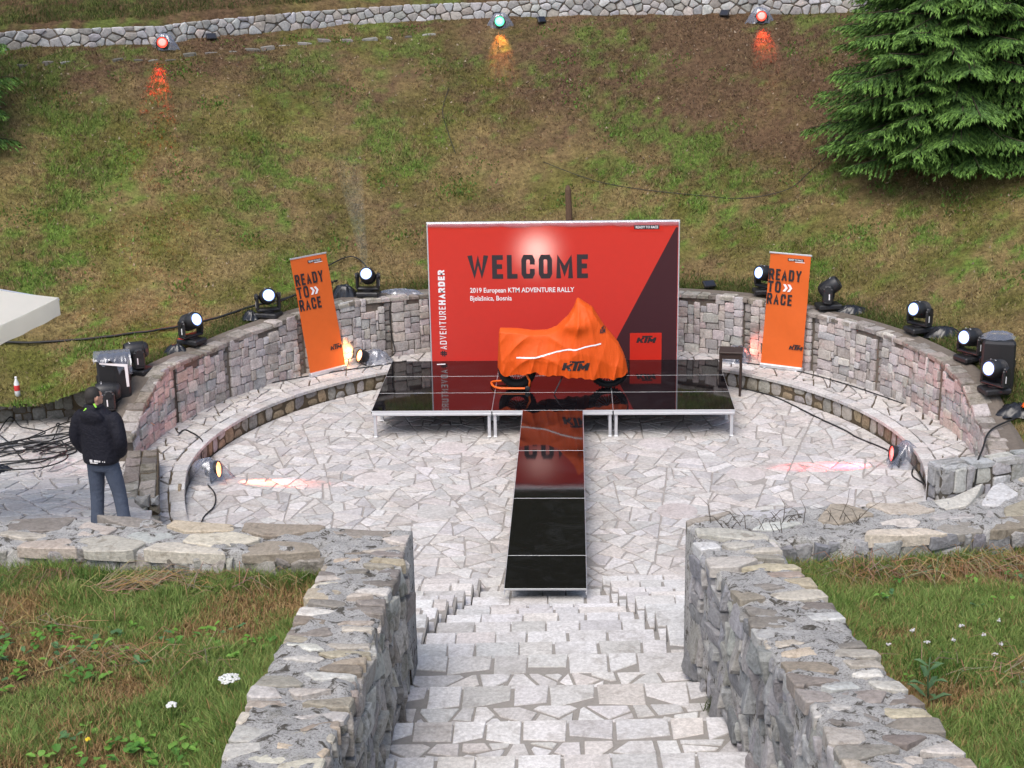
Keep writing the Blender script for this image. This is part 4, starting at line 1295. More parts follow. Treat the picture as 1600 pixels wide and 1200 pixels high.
# ------------------------------------------------------------------ covered motorcycle
BKY = 1.28
bike = empty('covered_motorcycle', (.15, BKY, H_ST), label='motorcycle hidden under an orange cloth cover on the stage', cat='motorcycle')
TOPZ = [(-.955, .9), (-.94, 1.2), (-.92, 1.5), (-.9, 1.555), (-.6, 1.54), (-.33, 1.505), (-.1, 1.515), (.07, 1.58), (.26, 1.75), (.36, 1.92), (.415, 2.075), (.45, 2.07), (.53, 2.01), (.68, 1.91), (.77, 1.76), (.87, 1.6), (1.0, 1.44), (1.12, 1.29), (1.2, 1.12), (1.255, .97), (1.28, .84), (1.285, .76)]
def topz(x): return float(np.interp(x, [a for a, b in TOPZ], [b for a, b in TOPZ]))
BOTZ = [(-.955, .86), (-.9, .8), (-.78, .755), (-.7, .78), (-.5, .8), (-.36, .845), (-.2, .8), (.1, .79), (.35, .77), (.7, .735), (1.05, .71), (1.22, .72), (1.29, .76)]
def botz(x): return float(np.interp(x, [a for a, b in BOTZ], [b for a, b in BOTZ]))+.012*math.sin(x*17)+.008*math.sin(x*41+1)
def halfw(x, z):
    """half width of the cover: shoulders at the handlebar, then hanging almost straight"""
    zt_, zb_ = topz(x), botz(x)
    k = max(0.0, min(1.0, (zt_-z)/max(.05, zt_-zb_)))
    dp = max(0.0, zt_-z)
    wtop = np.interp(x, [-.95, -.9, -.6, -.1, .2, .42, .55, .75, 1.0, 1.2, 1.29], [.03, .12, .16, .13, .2, .06, .14, .16, .13, .10, .03])
    wb = np.interp(x, [-.95, -.9, -.6, -.1, .2, .42, .55, .75, 1.0, 1.2, 1.29], [.05, .2, .3, .33, .38, .42, .4, .33, .27, .2, .05])
    hb = math.exp(-((x-.42)/.2)**2)*math.exp(-((z-1.66)/.13)**2)*.12       # handlebar ends under the cloth
    w = wtop+(wb-wtop)*min(1, k*1.5)**.75
    w *= min(1, (dp/.05+.02))**.5
    sh = lambda t: (1-abs(math.sin(t)))**1.6-.35          # narrow ridges, broad valleys, as cloth creases
    fold = .040*sh(x*11+2.2*k+1.2*math.sin(x*5))*k**1.3+.020*sh(x*25+3*z)*k**2
    # swags hanging from the tail, rays from the handlebar
    sw = .060*sh(8.5*(z-1.05)+5.5*(x+.1)**2+.8*math.sin(4*x))*math.exp(-((x+.35)/.5)**2)*min(1, dp*5)*(1-k*.75)
    ang = .040*sh(9*math.atan2(x-.42, 2.25-z)+.4*math.sin(6*z))*min(1, dp*3)*(1-k*.5)*math.exp(-((x-.45)/.55)**2)
    return max(.004, w+hb+fold+sw+ang)
nxs, nzs = 190, 60
V = []; F = []
xs_ = np.linspace(-.953, 1.286, nxs)
for x in xs_:
    zt_, zb_ = topz(x), botz(x)
    for sgn in (-1, 1):
        for j in range(nzs):
            k = (j/(nzs-1))
            k = k if sgn < 0 else 1-k
            q = k**1.35                     # closer rings near the ridge
            z = zt_+(zb_-zt_)*q if sgn < 0 else zt_+(zb_-zt_)*q
            ww = halfw(x, z)
            if sgn > 0 and j == 0: pass
            V.append((x, BKY+sgn*ww, z))
# order each ring from the front hem over the ridge to the back hem
ring = 2*nzs
V2 = []
for i in range(nxs):
    r_ = V[i*ring:(i+1)*ring]
    V2 += r_[:nzs][::-1]+r_[nzs:][::-1]
for i in range(nxs-1):
    for k in range(ring-1): F.append([i*ring+k, i*ring+k+1, (i+1)*ring+k+1, (i+1)*ring+k])
F.append(list(range(ring))); F.append([(nxs-1)*ring+k for k in range(ring)][::-1])
cover = mobj('cloth_cover', V2, F, M['cover'], bike, True)
def on_cover(x, z, d=.006):
    return (x, BKY-halfw(x, z)-d, z)
st_pts = [(-.62, 1.10), (-.45, 1.1), (-.3, 1.11), (-.15, 1.14), (0, 1.19), (.12, 1.225), (.25, 1.255), (.4, 1.265), (.55, 1.3), (.7, 1.32), (.82, 1.33)]
sp_ = [(float(x), float(np.interp(x, [a for a, b in st_pts], [b for a, b in st_pts]))) for x in np.linspace(-.62, .82, 80)]
V = []; F = []
for x, z in sp_: V += [on_cover(x, z-.012), on_cover(x, z+.012)]
for i in range(len(sp_)-1): F.append([2*i, 2*i+2, 2*i+3, 2*i+1])
mobj('reflective_stripe', V, F, M['print_white'], bike)
def drape_logo(x0, z0, w, h, name):
    V, F = logo(x0, z0, w, h)
    bm = bmesh.new(); vs = [bm.verts.new(p) for p in V]
    for f in F: bm.faces.new([vs[i] for i in f])
    bmesh.ops.triangulate(bm, faces=bm.faces[:])
    bmesh.ops.subdivide_edges(bm, edges=bm.edges[:], cuts=3, use_grid_fill=False)
    bmesh.ops.triangulate(bm, faces=bm.faces[:])
    bm.verts.index_update()
    vv = [on_cover(v.co.x, v.co.y, .008+v.co.z) for v in bm.verts]; ff = [[v.index for v in f.verts] for f in bm.faces]
    bm.free(); mobj(name, vv, ff, M['print_black'], bike)
drape_logo(.15, .9, .48, .17, 'logo')
drape_logo(.80, 1.5, .1, .1, 'small_logo')
def wheel(cx, rad, tw):
    Mx = Matrix.Translation((cx, BKY, H_ST+rad)) @ Matrix.Rotation(R(90), 4, 'X')
    o = empty('wheel', (cx, BKY, H_ST+rad)); o.parent = bike
    o.location = Vector((cx, BKY, H_ST+rad))-ORIG[bike]
    mb = MB(); V, F = torus(rad-tw*.5, tw*.5, 48, 12, Mx); mb.add(V, F)
    for k in range(40):          # tread blocks
        a = 2*math.pi*k/40
        for s in (-.028, .028):
            Mk = Mx @ Matrix.Rotation(a, 4, 'Z') @ Matrix.Translation((rad-.004, 0, s))
            V, F = cbox((0, 0, 0), (.016, .03, .034), .003, Mk.to_3x3()); t = Mk.translation
            mb.add([(p[0]+t.x, p[1]+t.y, p[2]+t.z) for p in V], F)
    mb.build('tyre', M['rubber'], o, True)
    mb = MB(); V, F = torus(rad-tw-.012, .016, 40, 8, Mx); mb.add(V, F)
    mb.add(*lathe([(.035, -.06), (.045, -.03), (.03, 0), (.045, .03), (.035, .06)], 16, Mx))
    mb.build('rim', M['black_plastic'], o, True)
    mb = MB()
    for k in range(28):
        a = 2*math.pi*k/28; b = a+(.35 if k % 2 else -.35); s = .03 if k % 4 < 2 else -.03
        p = Mx @ Vector((.035*math.cos(b), .035*math.sin(b), s)); q = Mx @ Vector(((rad-tw-.02)*math.cos(a), (rad-tw-.02)*math.sin(a), 0))
        mb.tube([tuple(p), tuple(q)], .0025, 4)
    mb.build('spokes', M['alu'], o)
wheel(.95, .345, .09); wheel(-.62, .325, .13)
mb = MB()
mb.box((.12, BKY, H_ST+.42), (.5, .3, .3), .06); mb.box((.15, BKY, H_ST+.27), (.52, .26, .06), .02)
mb.tube([(-.62, BKY-.1, H_ST+.33), (-.1, BKY-.13, H_ST+.4)], .035, 8); mb.tube([(-.62, BKY+.1, H_ST+.33), (-.1, BKY+.13, H_ST+.4)], .035, 8)
mb.build('engine_block', M['black_matte'], bike, True)
mb = MB()
for s in (-.1, .1): mb.tube([(.95, BKY+s, H_ST+.34), (.62, BKY+s, H_ST+1.2)], .027, 8)
mb.build('front_fork', M['black_plastic'], bike, True)
MB().tube([(.18, BKY-.2, H_ST+.3), (.1, BKY-.36, H_ST+.17), (.02, BKY-.4, H_ST+.012)], .013, 6).build('side_stand', M['black_plastic'], bike)

ps = empty('paddock_stand', (-.7, BKY-.1, H_ST), label='orange tubular paddock stand lifting the rear wheel of the covered motorcycle', cat='paddock stand')
z0 = H_ST+.045
loop = catmull([(-.82, BKY+.27, z0), (-1.0, BKY+.25, z0), (-1.08, BKY+.18, z0), (-1.03, BKY-.05, z0), (-.92, BKY-.17, z0), (-.8, BKY-.185, z0), (-.46, BKY-.19, z0)], 6)
MB().tube([tuple(p) for p in loop], .019, 10).build('base_tube', M['orange_tube'], ps, True)
MB().tube([(-.42, BKY-.19, z0), (-.40, BKY-.19, z0+.14), (-.54, BKY-.2, z0+.4)], .019, 10).build('upright', M['orange_tube'], ps, True)
MB().tube([(-.46, BKY+.27, z0), (-.44, BKY+.27, z0+.14), (-.54, BKY+.24, z0+.4)], .019, 10).build('upright', M['orange_tube'], ps, True)
MB().tube([(-.82, BKY+.27, z0), (-.46, BKY+.27, z0)], .019, 10).build('base_tube', M['orange_tube'], ps, True)
for s in (-.205, .285):
    Mx = Matrix.Translation((-.44, BKY+s, H_ST+.047)) @ Matrix.Rotation(R(90), 4, 'X')
    MB().add(*lathe([(.02, -.022), (.046, -.02), (.046, .02), (.02, .022)], 18, Mx)).build('roller', M['black_plastic'], ps, True)

# ------------------------------------------------------------------ dark side table
tb = empty('wooden_stool', (3.15, 2.42, 0), label='tall dark wooden stool at the right rear corner of the stage', cat='stool')
Mx = Matrix.Rotation(R(-8), 4, 'Z'); tc_ = (3.17, 2.46)
MB().box((tc_[0], tc_[1], .8), (.42, .42, .035), .008, Mx).build('seat', M['wood_dark'], tb)
mb = MB()
for s in (-1, 1):
    v = Mx @ Vector((0, .18*s, 0)); mb.box((tc_[0]+v.x, tc_[1]+v.y, .735), (.34, .02, .09), .004, Mx)
    v = Mx @ Vector((.18*s, 0, 0)); mb.box((tc_[0]+v.x, tc_[1]+v.y, .735), (.02, .34, .09), .004, Mx)
mb.build('apron', M['wood_dark'], tb)
for a in (-1, 1):
    for b in (-1, 1):
        v = Mx @ Vector((.18*a, .18*b, 0)); z = 0 if (tc_[1]+v.y) < 2.8 else 0
        MB().box((tc_[0]+v.x, tc_[1]+v.y, .39), (.042, .042, .78), .006, Mx).build('leg', M['wood_dark'], tb)

# ------------------------------------------------------------------ moving head lamps
GRP = 'moving head stage lamps on the curved wall'
def make_head(label):
    o = empty('moving_head_lamp', (0, 0, 0), label=label, cat='stage light', group=GRP)
    mb = MB(); mb.box((0, 0, .055), (.40, .30, .085), .02); mb.box((0, -.15, .06), (.2, .012, .05), .004)
    b = mb.build('base', M['black_plastic'], o, local=True)
    s = MB().box((.0, -.157, .062), (.07, .004, .032), .001).build('display', M['lens_off'], b, local=True)
    f = MB()
    for x in (-.15, .15):
        for y in (-.1, .1): f.add(*lathe([(.022, 0), (.02, .018)], 10, Matrix.Translation((x, y, 0))))
    f.build('feet', M['rubber'], o, local=True)
    yk = empty('yoke', (0, 0, 0)); yk.parent = o
    mb = MB(); mb.add(*lathe([(.09, .095), (.1, .11), (.1, .125)], 24)); mb.box((0, 0, .145), (.40, .15, .05), .018)
    for s in (-1, 1):
        mb.box((s*.182, 0, .27), (.045, .17, .24), .02); mb.box((s*.178, 0, .37), (.052, .13, .11), .025)
        mb.add(*lathe([(.05, -.012), (.05, .012)], 16, Matrix.Translation((s*.207, 0, .37)) @ Matrix.Rotation(R(90), 4, 'Y')))
    mb.build('yoke_arms', M['black_plastic'], yk, local=True)
    mb = MB()
    for s in (-1, 1): mb.box((s*.2065, -.03, .25), (.003, .018, .1), .0005)
    mb.build('arm_print', M['print_white'], yk, local=True)
    hd = empty('head', (0, 0, .37)); hd.parent = o
    Mx = Matrix.Rotation(R(90), 4, 'X')           # z of the lathe looks to -y
    mb = MB(); mb.add(*lathe([(.02, -.175), (.085, -.17), (.115, -.14), (.128, -.05), (.135, .06), (.132, .13), (.118, .165), (.115, .18), (.098, .182), (.096, .165)], 28, Mx))
    for k in range(7): mb.add(*lathe([(.131, -.11+k*.022), (.137, -.106+k*.022), (.131, -.102+k*.022)], 28, Mx))
    mb.build('housing', M['black_plastic'], hd, True, local=True)
    mb = MB(); mb.box((0, -.1, .128), (.1, .012, .006), .001); mb.build('trim_stripe', M['print_white'], hd, local=True)
    return o, hd, yk
def lens_for(hd, lit):
    Mx = Matrix.Rotation(R(90), 4, 'X')
    V, F = lathe([(.001, .178), (.04, .177), (.068, .173)], 28, Mx)
    mobj('lens', V, F, M['lens_white'] if lit else M['lens_off'], hd, True, local=True)
    V, F = lathe([(.069, .173), (.095, .168), (.095, .166), (.069, .169)], 28, Mx)
    mobj('lens_halo_ring', V, F[:-2], M['halo_blue'] if lit else M['black_plastic'], hd, True, local=True)  # on lit lamps the glowing ring stands for the blue halo of glare
HEADS = [  # x, y, z, heading (x, y, z), lit, spin of base, label
    (-6.95, -1.28, .84, (-.95, -.3, .05), False, 15, 'dark moving head lamp right behind the man, lowest on the left wall end'),
    (-6.74, -.32, 1.24, (-.9, -.45, .0), False, -20, 'unlit moving head lamp beside the left loudspeaker, tilted sideways'),
    (-6.22, 1.18, 1.33, (.75, -.55, .35), True, -25, 'lit moving head lamp third from the left end, facing to the right'),
    (-5.18, 2.72, 1.4, (.3, -.85, .3), True, -15, 'lit moving head lamp just left of the leaning orange banner'),
    (-3.52, 3.98, 1.48, (-.02, -.9, .42), True, -4, 'brightly glowing moving head lamp between the leaning banner and the backdrop'),
    (3.92, 3.87, 1.49, (-.75, -.6, .2), True, 6, 'lit moving head lamp half hidden by the upright orange banner'),
    (4.95, 2.98, 1.42, (.75, -.2, .55), False, 10, 'unlit moving head lamp just right of the upright orange banner'),
    (6.22, 1.38, 1.4, (-.75, -.62, .2), True, 22, 'lit moving head lamp alone on the right wall, with a dark bag beside it'),
    (6.72, -.06, 1.3, (-.78, -.6, .15), True, 28, 'lit moving head lamp partly behind the right loudspeaker'),
    (6.83, -1.18, 1.1, (-.78, -.6, .18), True, 12, 'lit moving head lamp in front of the right loudspeaker, nearest its base'),
]
for k, (x, y, z, h, lit, spin, lab) in enumerate(HEADS):
    o, hd, yk = make_head(lab)
    o.location = (x, y, z); o.rotation_euler = (0, 0, R(spin)); o.scale = (1.08, 1.08, 1.08)
    v = Vector(h).normalized(); pan = math.atan2(v.x, -v.y)-R(spin); tilt = math.asin(v.z)
    yk.rotation_euler = (0, 0, pan); hd.rotation_euler = Euler((-tilt, 0, pan), 'XYZ')
    lens_for(hd, lit)

# ------------------------------------------------------------------ loudspeakers
def speaker(x, y, z, rz, label, s=1.0):
    o = empty('loudspeaker', (x, y, z), R(rz), label, 'loudspeaker', 'black loudspeakers at the ends of the curved wall')
    w, dp, h = .5*s, .42*s, .84*s
    sec = [(-w/2, -dp/2), (-w/2+.03, -dp/2-.035), (0, -dp/2-.05), (w/2-.03, -dp/2-.035), (w/2, -dp/2), (w*.36, dp/2), (-w*.36, dp/2)]
    V = []; F = []
    lev = [(0, .93), (.03, 1), (h-.05, 1), (h-.012, .95), (h, .86)]
    for zz, k in lev: V += [(px*k, py*k, zz) for px, py in sec]
    n = len(sec)
    for i in range(len(lev)-1):
        for j in range(n): F.append([i*n+j, i*n+(j+1) % n, (i+1)*n+(j+1) % n, (i+1)*n+j])
    F.append(list(range(n))[::-1]); F.append([(len(lev)-1)*n+j for j in range(n)])
    mobj('cabinet', V, F, M['black_plastic'], o, local=True)
    V = []; F = []
    for j in range(13):
        for i in range(9):
            px = (-.42+.84*i/8)*w; V.append((px, -dp/2-.056+abs(px)*.09+.0, .05+(h-.12)*j/12))
    for j in range(12):
        for i in range(8): a = j*9+i; F.append([a, a+1, a+10, a+9])
    mobj('grille', V, F, M['grille'], o, local=True)
    MB().box((0, -dp/2-.052, .09), (.1, .006, .03), .002).build('badge', M['alu'], o, local=True)
    for sx in (-1, 1): MB().tube([(sx*w*.46, .02, h*.42), (sx*(w*.46+.03), .02, h*.45), (sx*(w*.46+.03), .02, h*.57), (sx*w*.46, .02, h*.6)], .012, 6).build('handle', M['black_matte'], o, local=True)
    return o
speaker(-6.98, -.86, .9, 18, 'black loudspeaker with clear plastic over its top, behind the man')
speaker(6.98, -.72, 1.03, -14, 'black loudspeaker with a grey bag on top, at the right wall end')

def crumple(name, c, rx, ry, hz, seed, mat, label, cat, group=None, n=22, drop=1.0, lift=.0):
    """a thin sheet thrown over something: high in the middle, wrinkled, with a ragged hem"""
    V = []; F = []; m_ = 30
    for i in range(n+1):
        k = i/n
        for j in range(m_):
            a = 2*math.pi*j/m_
            wr = 1+.28*float(fbm(math.cos(a)*1.6+seed, math.sin(a)*1.6+seed*.7, 3)-.5)*2*k
            fr_ = .10*math.sin(a*7+seed+4*k)*k+.06*math.sin(a*13+seed*2)*k
            x = c[0]+rx*k*(wr+fr_)*math.cos(a); y = c[1]+ry*k*(wr+fr_)*math.sin(a)
            z = c[2]+hz*(1-k**2.2*drop)*(1+.25*float(fbm(x*9+seed, y*9, 3)-.5))+.02*math.sin(a*9+k*7+seed)*(.3+k)
            V.append((x, y, max(c[2]+.004, z)+lift))
    for i in range(n):
        for j in range(m_): F.append([i*m_+j, i*m_+(j+1) % m_, (i+1)*m_+(j+1) % m_, (i+1)*m_+j])
    o = mobj(name, V, F, mat, None, True, origin=c)
    return tag(o, label, cat, group)
# sheet over the left loudspeaker: a cap and a hanging strip
V = []; F = []
cs, sn = math.cos(R(18)), math.sin(R(18))
def spk(px, py, pz): return (-6.98+px*cs-py*sn, -.86+px*sn+py*cs, .9+pz)
N = 20
for i in range(N+1):
    t = -.29+.58*i/N
    w = .012*math.sin(i*1.9)
    V += [spk(t, -.31+w, .70+.05*math.sin(i*.9)+(.06 if i < 13 else -.1)), spk(t, -.285+w, .845+w), spk(t*.97, 0, .87+w*1.5), spk(t*.95, .26+w, .83), spk(t*.9, .29, .62)]
for i in range(N):
    for k in range(4): F.append([5*i+k, 5*i+5+k, 5*i+6+k, 5*i+1+k])
tag(mobj('plastic_film', V, F, M['film'], None, True, origin=spk(0, 0, .84)), 'clear plastic sheet hanging over the top of the left loudspeaker', 'plastic film')
V = [spk(.185, -.325, .36), spk(.225, -.322, .36), spk(.225, -.328, .73), spk(-.2, -.33, .79), spk(-.2, -.326, .765), spk(.175, -.33, .69)]
tag(mobj('white_paper', V, [[0, 1, 2, 5], [2, 3, 4, 5]], M['print_white'], None, origin=spk(.1, -.33, .6)), 'white strip of paper along the upper front edge of the left loudspeaker', 'paper')
crumple('grey_bag', (6.97, -.72, 1.86), .27, .22, .09, 4.2, M['film'], 'crumpled grey plastic bag lying on top of the right loudspeaker', 'plastic bag', lift=.01)

# black bags and covers beside the lamps
crumple('bin_bag', (-6.42, .86, 1.2), .26, .16, .22, 1.1, M['bag'], 'black crumpled plastic bag on the wall left of the third lamp', 'plastic bag', 'black plastic bags beside the lamps')
crumple('bin_bag', (-3.98, 4.0, 1.44), .28, .17, .28, 2.3, M['bag'], 'black crumpled plastic bag on the wall right of the leaning banner', 'plastic bag', 'black plastic bags beside the lamps')
crumple('bin_bag', (5.36, 2.9, 1.36), .32, .15, .14, 3.7, M['bag'], 'flat black plastic bag on the wall right of the upright banner', 'plastic bag', 'black plastic bags beside the lamps')
crumple('bin_bag', (6.62, 1.3, 1.33), .34, .2, .2, 5.1, M['bag'], 'dark shiny plastic bag spread beside the lone lamp on the right wall', 'plastic bag', 'black plastic bags beside the lamps')
crumple('bin_bag', (7.12, -1.5, .86), .36, .25, .18, 6.4, M['bag'], 'black plastic bag beside the lamp below the right loudspeaker', 'plastic bag', 'black plastic bags beside the lamps')
crumple('bin_bag', (-5.5, 2.66, 1.38), .16, .12, .17, 7.7, M['bag'], 'small dark plastic bag left of the lamp by the leaning banner', 'plastic bag', 'black plastic bags beside the lamps')
crumple('clear_sheet', (-2.95, 4.35, 1.43), .5, .16, .1, 8.3, M['film'], 'wrinkled clear plastic sheet on the wall beside the backdrop edge', 'plastic film')
crumple('orange_cap', (7.22, -1.62, 1.02), .09, .08, .09, 2.9, M['orange_tube'], 'small orange cap lying on the black bag at the right edge', 'cap')

# ------------------------------------------------------------------ flood lamps under plastic
def flood(x, y, z, h, lens, label, group=None, s=1.0, bracket=True, spot=None):
    """short can lamp on a bracket; h is the direction it shines"""
    v = Vector(h).normalized()
    o = empty('flood_lamp', (x, y, z), label=label, cat='flood light', group=group)
    q = v.to_track_quat('Z', 'Y'); c = Vector((0, 0, .17*s))
    Mx = Matrix.Translation(c) @ q.to_matrix().to_4x4()
    MB().add(*lathe([(.03*s, -.12*s), (.09*s, -.11*s), (.12*s, -.03*s), (.125*s, .07*s), (.13*s, .09*s), (.118*s, .09*s), (.115*s, .07*s)], 24, Mx)).build('housing', M['black_plastic'], o, True, local=True)
    V, F = lathe([(.001*s, .078*s), (.06*s, .076*s), (.114*s, .07*s)], 24, Mx); mobj('lens', V, F, lens, o, True, local=True)
    side = v.cross(Vector((0, 0, 1))).normalized()*.15*s
    MB().tube([tuple(c-side), tuple(Vector((0, 0, .012))-side*.9), tuple(Vector((0, 0, .012))+side*.9), tuple(c+side)], .012*s, 6).build('bracket', M['black_matte'], o, local=True)
    if spot:
        colr, watts, cone, aim = spot
        ld = bpy.data.lights.new('lamp_beam', 'SPOT'); ld.energy = watts; ld.color = colr; ld.spot_size = R(cone); ld.spot_blend = .5; ld.shadow_soft_size = .06
        lo = bpy.data.objects.new('lamp_beam', ld); col.objects.link(lo); lo.parent = o
        a = Vector(aim).normalized(); lo.location = c+v*.13*s; lo.rotation_euler = (-a).to_track_quat('Z', 'Y').to_euler()
    return o
flood(-5.2, -1.98, 0, (1, -.12, .12), M['lens_warm'], 'glowing orange flood lamp under plastic on the plaza floor at the left', None, 1.05, spot=((1, .14, .07), 700, 24, (1, -.1, -.32)))
crumple('plastic_cover', (-5.3, -1.98, 0), .36, .27, .36, 1.7, M['film'], 'clear plastic cover over the flood lamp on the floor at the left', 'plastic film', 'clear plastic covers over the flood lamps', lift=.0)
flood(5.36, -1.36, 0, (-1, -.08, .12), M['lens_red'], 'red flood lamp wrapped in grey plastic on the plaza floor at the right', None, 1.05, spot=((1, .02, .04), 1500, 24, (-1, -.06, -.32)))
crumple('plastic_cover', (5.5, -1.36, 0), .3, .26, .38, 2.6, M['film'], 'grey plastic cover over the red flood lamp on the floor at the right', 'plastic film', 'clear plastic covers over the flood lamps')
flood(-3.6, 3.42, .3, (-.8, -.5, .35), M['lens_warm'], 'glowing warm flood lamp on the bench beside the leaning banner', None, .95, spot=((1, .42, .14), 30, 120, (-.9, -.2, .1)))
crumple('plastic_cover', (-3.36, 3.52, .3), .3, .22, .27, 3.2, M['film'], 'clear plastic cover over the warm lamp on the bench near the backdrop', 'plastic film', 'clear plastic covers over the flood lamps')
flood(3.42, 3.5, .3, (.7, -.3, .35), M['lens_off'], 'flood lamp with a dark lens under plastic on the bench behind the dark stool', None, .95, spot=((1, .2, .12), 12, 110, (.9, .2, .15)))  # lens stays dark, but a weak red spot shines from here
crumple('plastic_cover', (3.4, 3.5, .3), .3, .24, .3, 4.4, M['film'], 'clear plastic cover on the bench behind the dark stool', 'plastic film', 'clear plastic covers over the flood lamps')
for (x, y, tx, ty, c_, w_) in ((-5.0, -2.0, 6.4, -.6, (1, .22, .17), 1300), (5.16, -1.38, -6.4, -.7, (1, .24, .16), 1100)):
    ld = bpy.data.lights.new('lamp_spill', 'SPOT'); ld.energy = w_; ld.color = c_; ld.spot_size = R(21); ld.spot_blend = 1; ld.shadow_soft_size = .06
    lo = bpy.data.objects.new('lamp_spill', ld); col.objects.link(lo); lo.location = (x, y, .24)
    lo.rotation_euler = (Vector((x, y, .24))-Vector((tx, ty, 1.5))).to_track_quat('Z', 'Y').to_euler()
# lamps of the upper ledge
def on_slope(x, y, d=0): return (x, y, float(terrain(x, y))+d)
for (x, y), lens, lab, colr, watts, aim in (((-8.93, 10.95), M['lens_red'], 'red lamp below the upper wall at the left, throwing a red streak', (1, .02, .008), 1600, (.16, -1, -.6)),
                                       ((-1.42, 14.0), M['lens_green'], 'green and white lamp at the foot of the upper wall in the middle', (1, .35, .05), 260, (.05, -.8, -.8)),
                                       ((4.9, 13.72), M['lens_red'], 'orange red lamp below the upper wall at the right', (1, .08, .02), 360, (0, -.8, -.8))):
    p = on_slope(x, y, .0)
    flood(*p, (.1 if x < 0 else -.15, -1, -.05), lens, lab, 'coloured flood lamps along the upper wall', 1.0, spot=(colr, watts, 20 if x < -5 else 34, aim))
    crumple('plastic_cover', (p[0], p[1]+.14, p[2]-.02), .34, .18, .38, x+20, M['film'], 'clear plastic tent over the '+('red lamp at the upper left' if x < -5 else 'green lamp at the top' if x < 0 else 'orange red lamp at the upper right'), 'plastic film', 'clear plastic covers over the flood lamps')
def small_lamp(p, h, label):
    o = empty('small_floodlight', p, label=label, cat='flood light', group='small unlit floodlights along the walls')
    v = Vector(h).normalized(); Mx = v.to_track_quat('Z', 'Y').to_matrix()
    MB().box((0, 0, .13), (.3, .2, .06), .012, Mx).build('housing', M['black_plastic'], o, local=True); o.scale = (.8, .8, .8)
    V, F = cbox(tuple(Vector((0, 0, .13))+v*.031), (.24, .15, .006), .002, Mx); mobj('glass', V, F, M['lens_off'], o, local=True)
    MB().tube([(-.12, .03, .12), (-.12, .03, .01), (.12, .03, .01), (.12, .03, .12)], .009, 6).build('bracket', M['black_matte'], o, local=True)
small_lamp(on_slope(-8.0, 11.75), (.3, -.6, .6), 'small unlit floodlight right of the left red lamp')
small_lamp(on_slope(-.4, 14.2), (.5, -.6, .5), 'small unlit floodlight right of the green lamp')
small_lamp(on_slope(4.05, 14.1), (-.4, -.6, .5), 'small unlit floodlight left of the orange red lamp')
small_lamp((2.95, 4.6, 1.42), (.2, -.5, .8), 'small grey floodlight lying on the curved wall right of the backdrop')

# lamp behind the backdrop that shines through the sheet
o, hd, yk = make_head('moving head lamp hidden behind the backdrop, shining through the sheet')
del o['group']
o.location = (-.3, 4.4, 1.42); hd.rotation_euler = (R(-27), 0, 0); lens_for(hd, True)
ld = bpy.data.lights.new('lamp_beam', 'SPOT'); ld.energy = 40; ld.color = (1, .88, .82); ld.spot_size = R(125); ld.spot_blend = 1; ld.shadow_soft_size = .05
lo = bpy.data.objects.new('lamp_beam', ld); col.objects.link(lo); lo.location = (-.3, 3.52, 2.52)
lo.rotation_euler = Vector((0, 1, 0)).to_track_quat('Z', 'Y').to_euler()

bm_a, bm_b = Vector((-3.53, 3.92, 1.95)), Vector((-3.95, 4.6, 4.6))
V, F = tube([tuple(bm_a.lerp(bm_b, i/8)) for i in range(9)], [.05+.035*i for i in range(9)], 16)
mt = bpy.data.materials.new('thin_mist'); mt.use_nodes = True; n_ = mt.node_tree.nodes; n_.remove(n_['Principled BSDF'])
vs_ = n_.new('ShaderNodeVolumePrincipled'); 
tcn = n_.new('ShaderNodeTexCoord'); sx_ = n_.new('ShaderNodeSeparateXYZ'); mr = n_.new('ShaderNodeMapRange'); mr.interpolation_type = 'SMOOTHSTEP'
mt.node_tree.links.new(tcn.outputs['Object'], sx_.inputs[0]); mt.node_tree.links.new(sx_.outputs[2], mr.inputs[0])
for k, v in ((1, 1.9), (2, 4.4), (3, .5), (4, 0.0)): mr.inputs[k].default_value = v
mt.node_tree.links.new(mr.outputs[0], vs_.inputs['Density'])
vs_.inputs['Color'].default_value = (.75, 1, .9, 1); vs_.inputs['Anisotropy'].default_value = .0
mt.node_tree.links.new(vs_.outputs[0], n_['Material Output'].inputs['Volume'])
o = mobj('mist_beam', V, F, mt, None, True); o['kind'] = 'stuff'  # mist only inside a tube shaped and faded as the lamp's beam
ld = bpy.data.lights.new('lamp_beam', 'SPOT'); ld.energy = 300; ld.color = (.75, .95, 1); ld.spot_size = R(13); ld.spot_blend = .6; ld.shadow_soft_size = .03
lo = bpy.data.objects.new('lamp_beam', ld); col.objects.link(lo); lo.location = bm_a-(bm_b-bm_a).normalized()*.04
lo.rotation_euler = (bm_a-bm_b).to_track_quat('Z', 'Y').to_euler()

# ------------------------------------------------------------------ post, bottle, cables
po = empty('wooden_post', (.25, 7.45, 2.1), label='weathered wooden post standing on the slope behind the backdrop', cat='post')
mb = MB(); V, F = tube([(.27, 7.45, 2.0), (.265, 7.45, 2.5), (.25, 7.45, 2.9), (.245, 7.45, 2.98)], [.075, .07, .065, .03], 10); mb.add(V, F)
mb.build('stake', M['wood_post'], po, False)
MB().box((.24, 7.37, 2.2), (.14, .04, .1), .01).build('batten', M['wood_post'], po)
bt = empty('plastic_bottle', (-8.9, -.02, .775), label='small clear plastic bottle with a red label on the low left wall', cat='bottle')
MB().add(*lathe([(.03, 0), (.045, .01), (.046, .1), (.042, .13), (.046, .16), (.044, .22), (.02, .29), (.018, .31)], 16, Matrix.Translation((-8.9, -.02, .775)))).build('bottle_body', M['glass'], bt, True)
MB().add(*lathe([(.047, .1), (.0475, .105), (.0475, .19), (.047, .195)], 16, Matrix.Translation((-8.9, -.02, .775)))).build('paper_label', M['labelred'], bt, True)
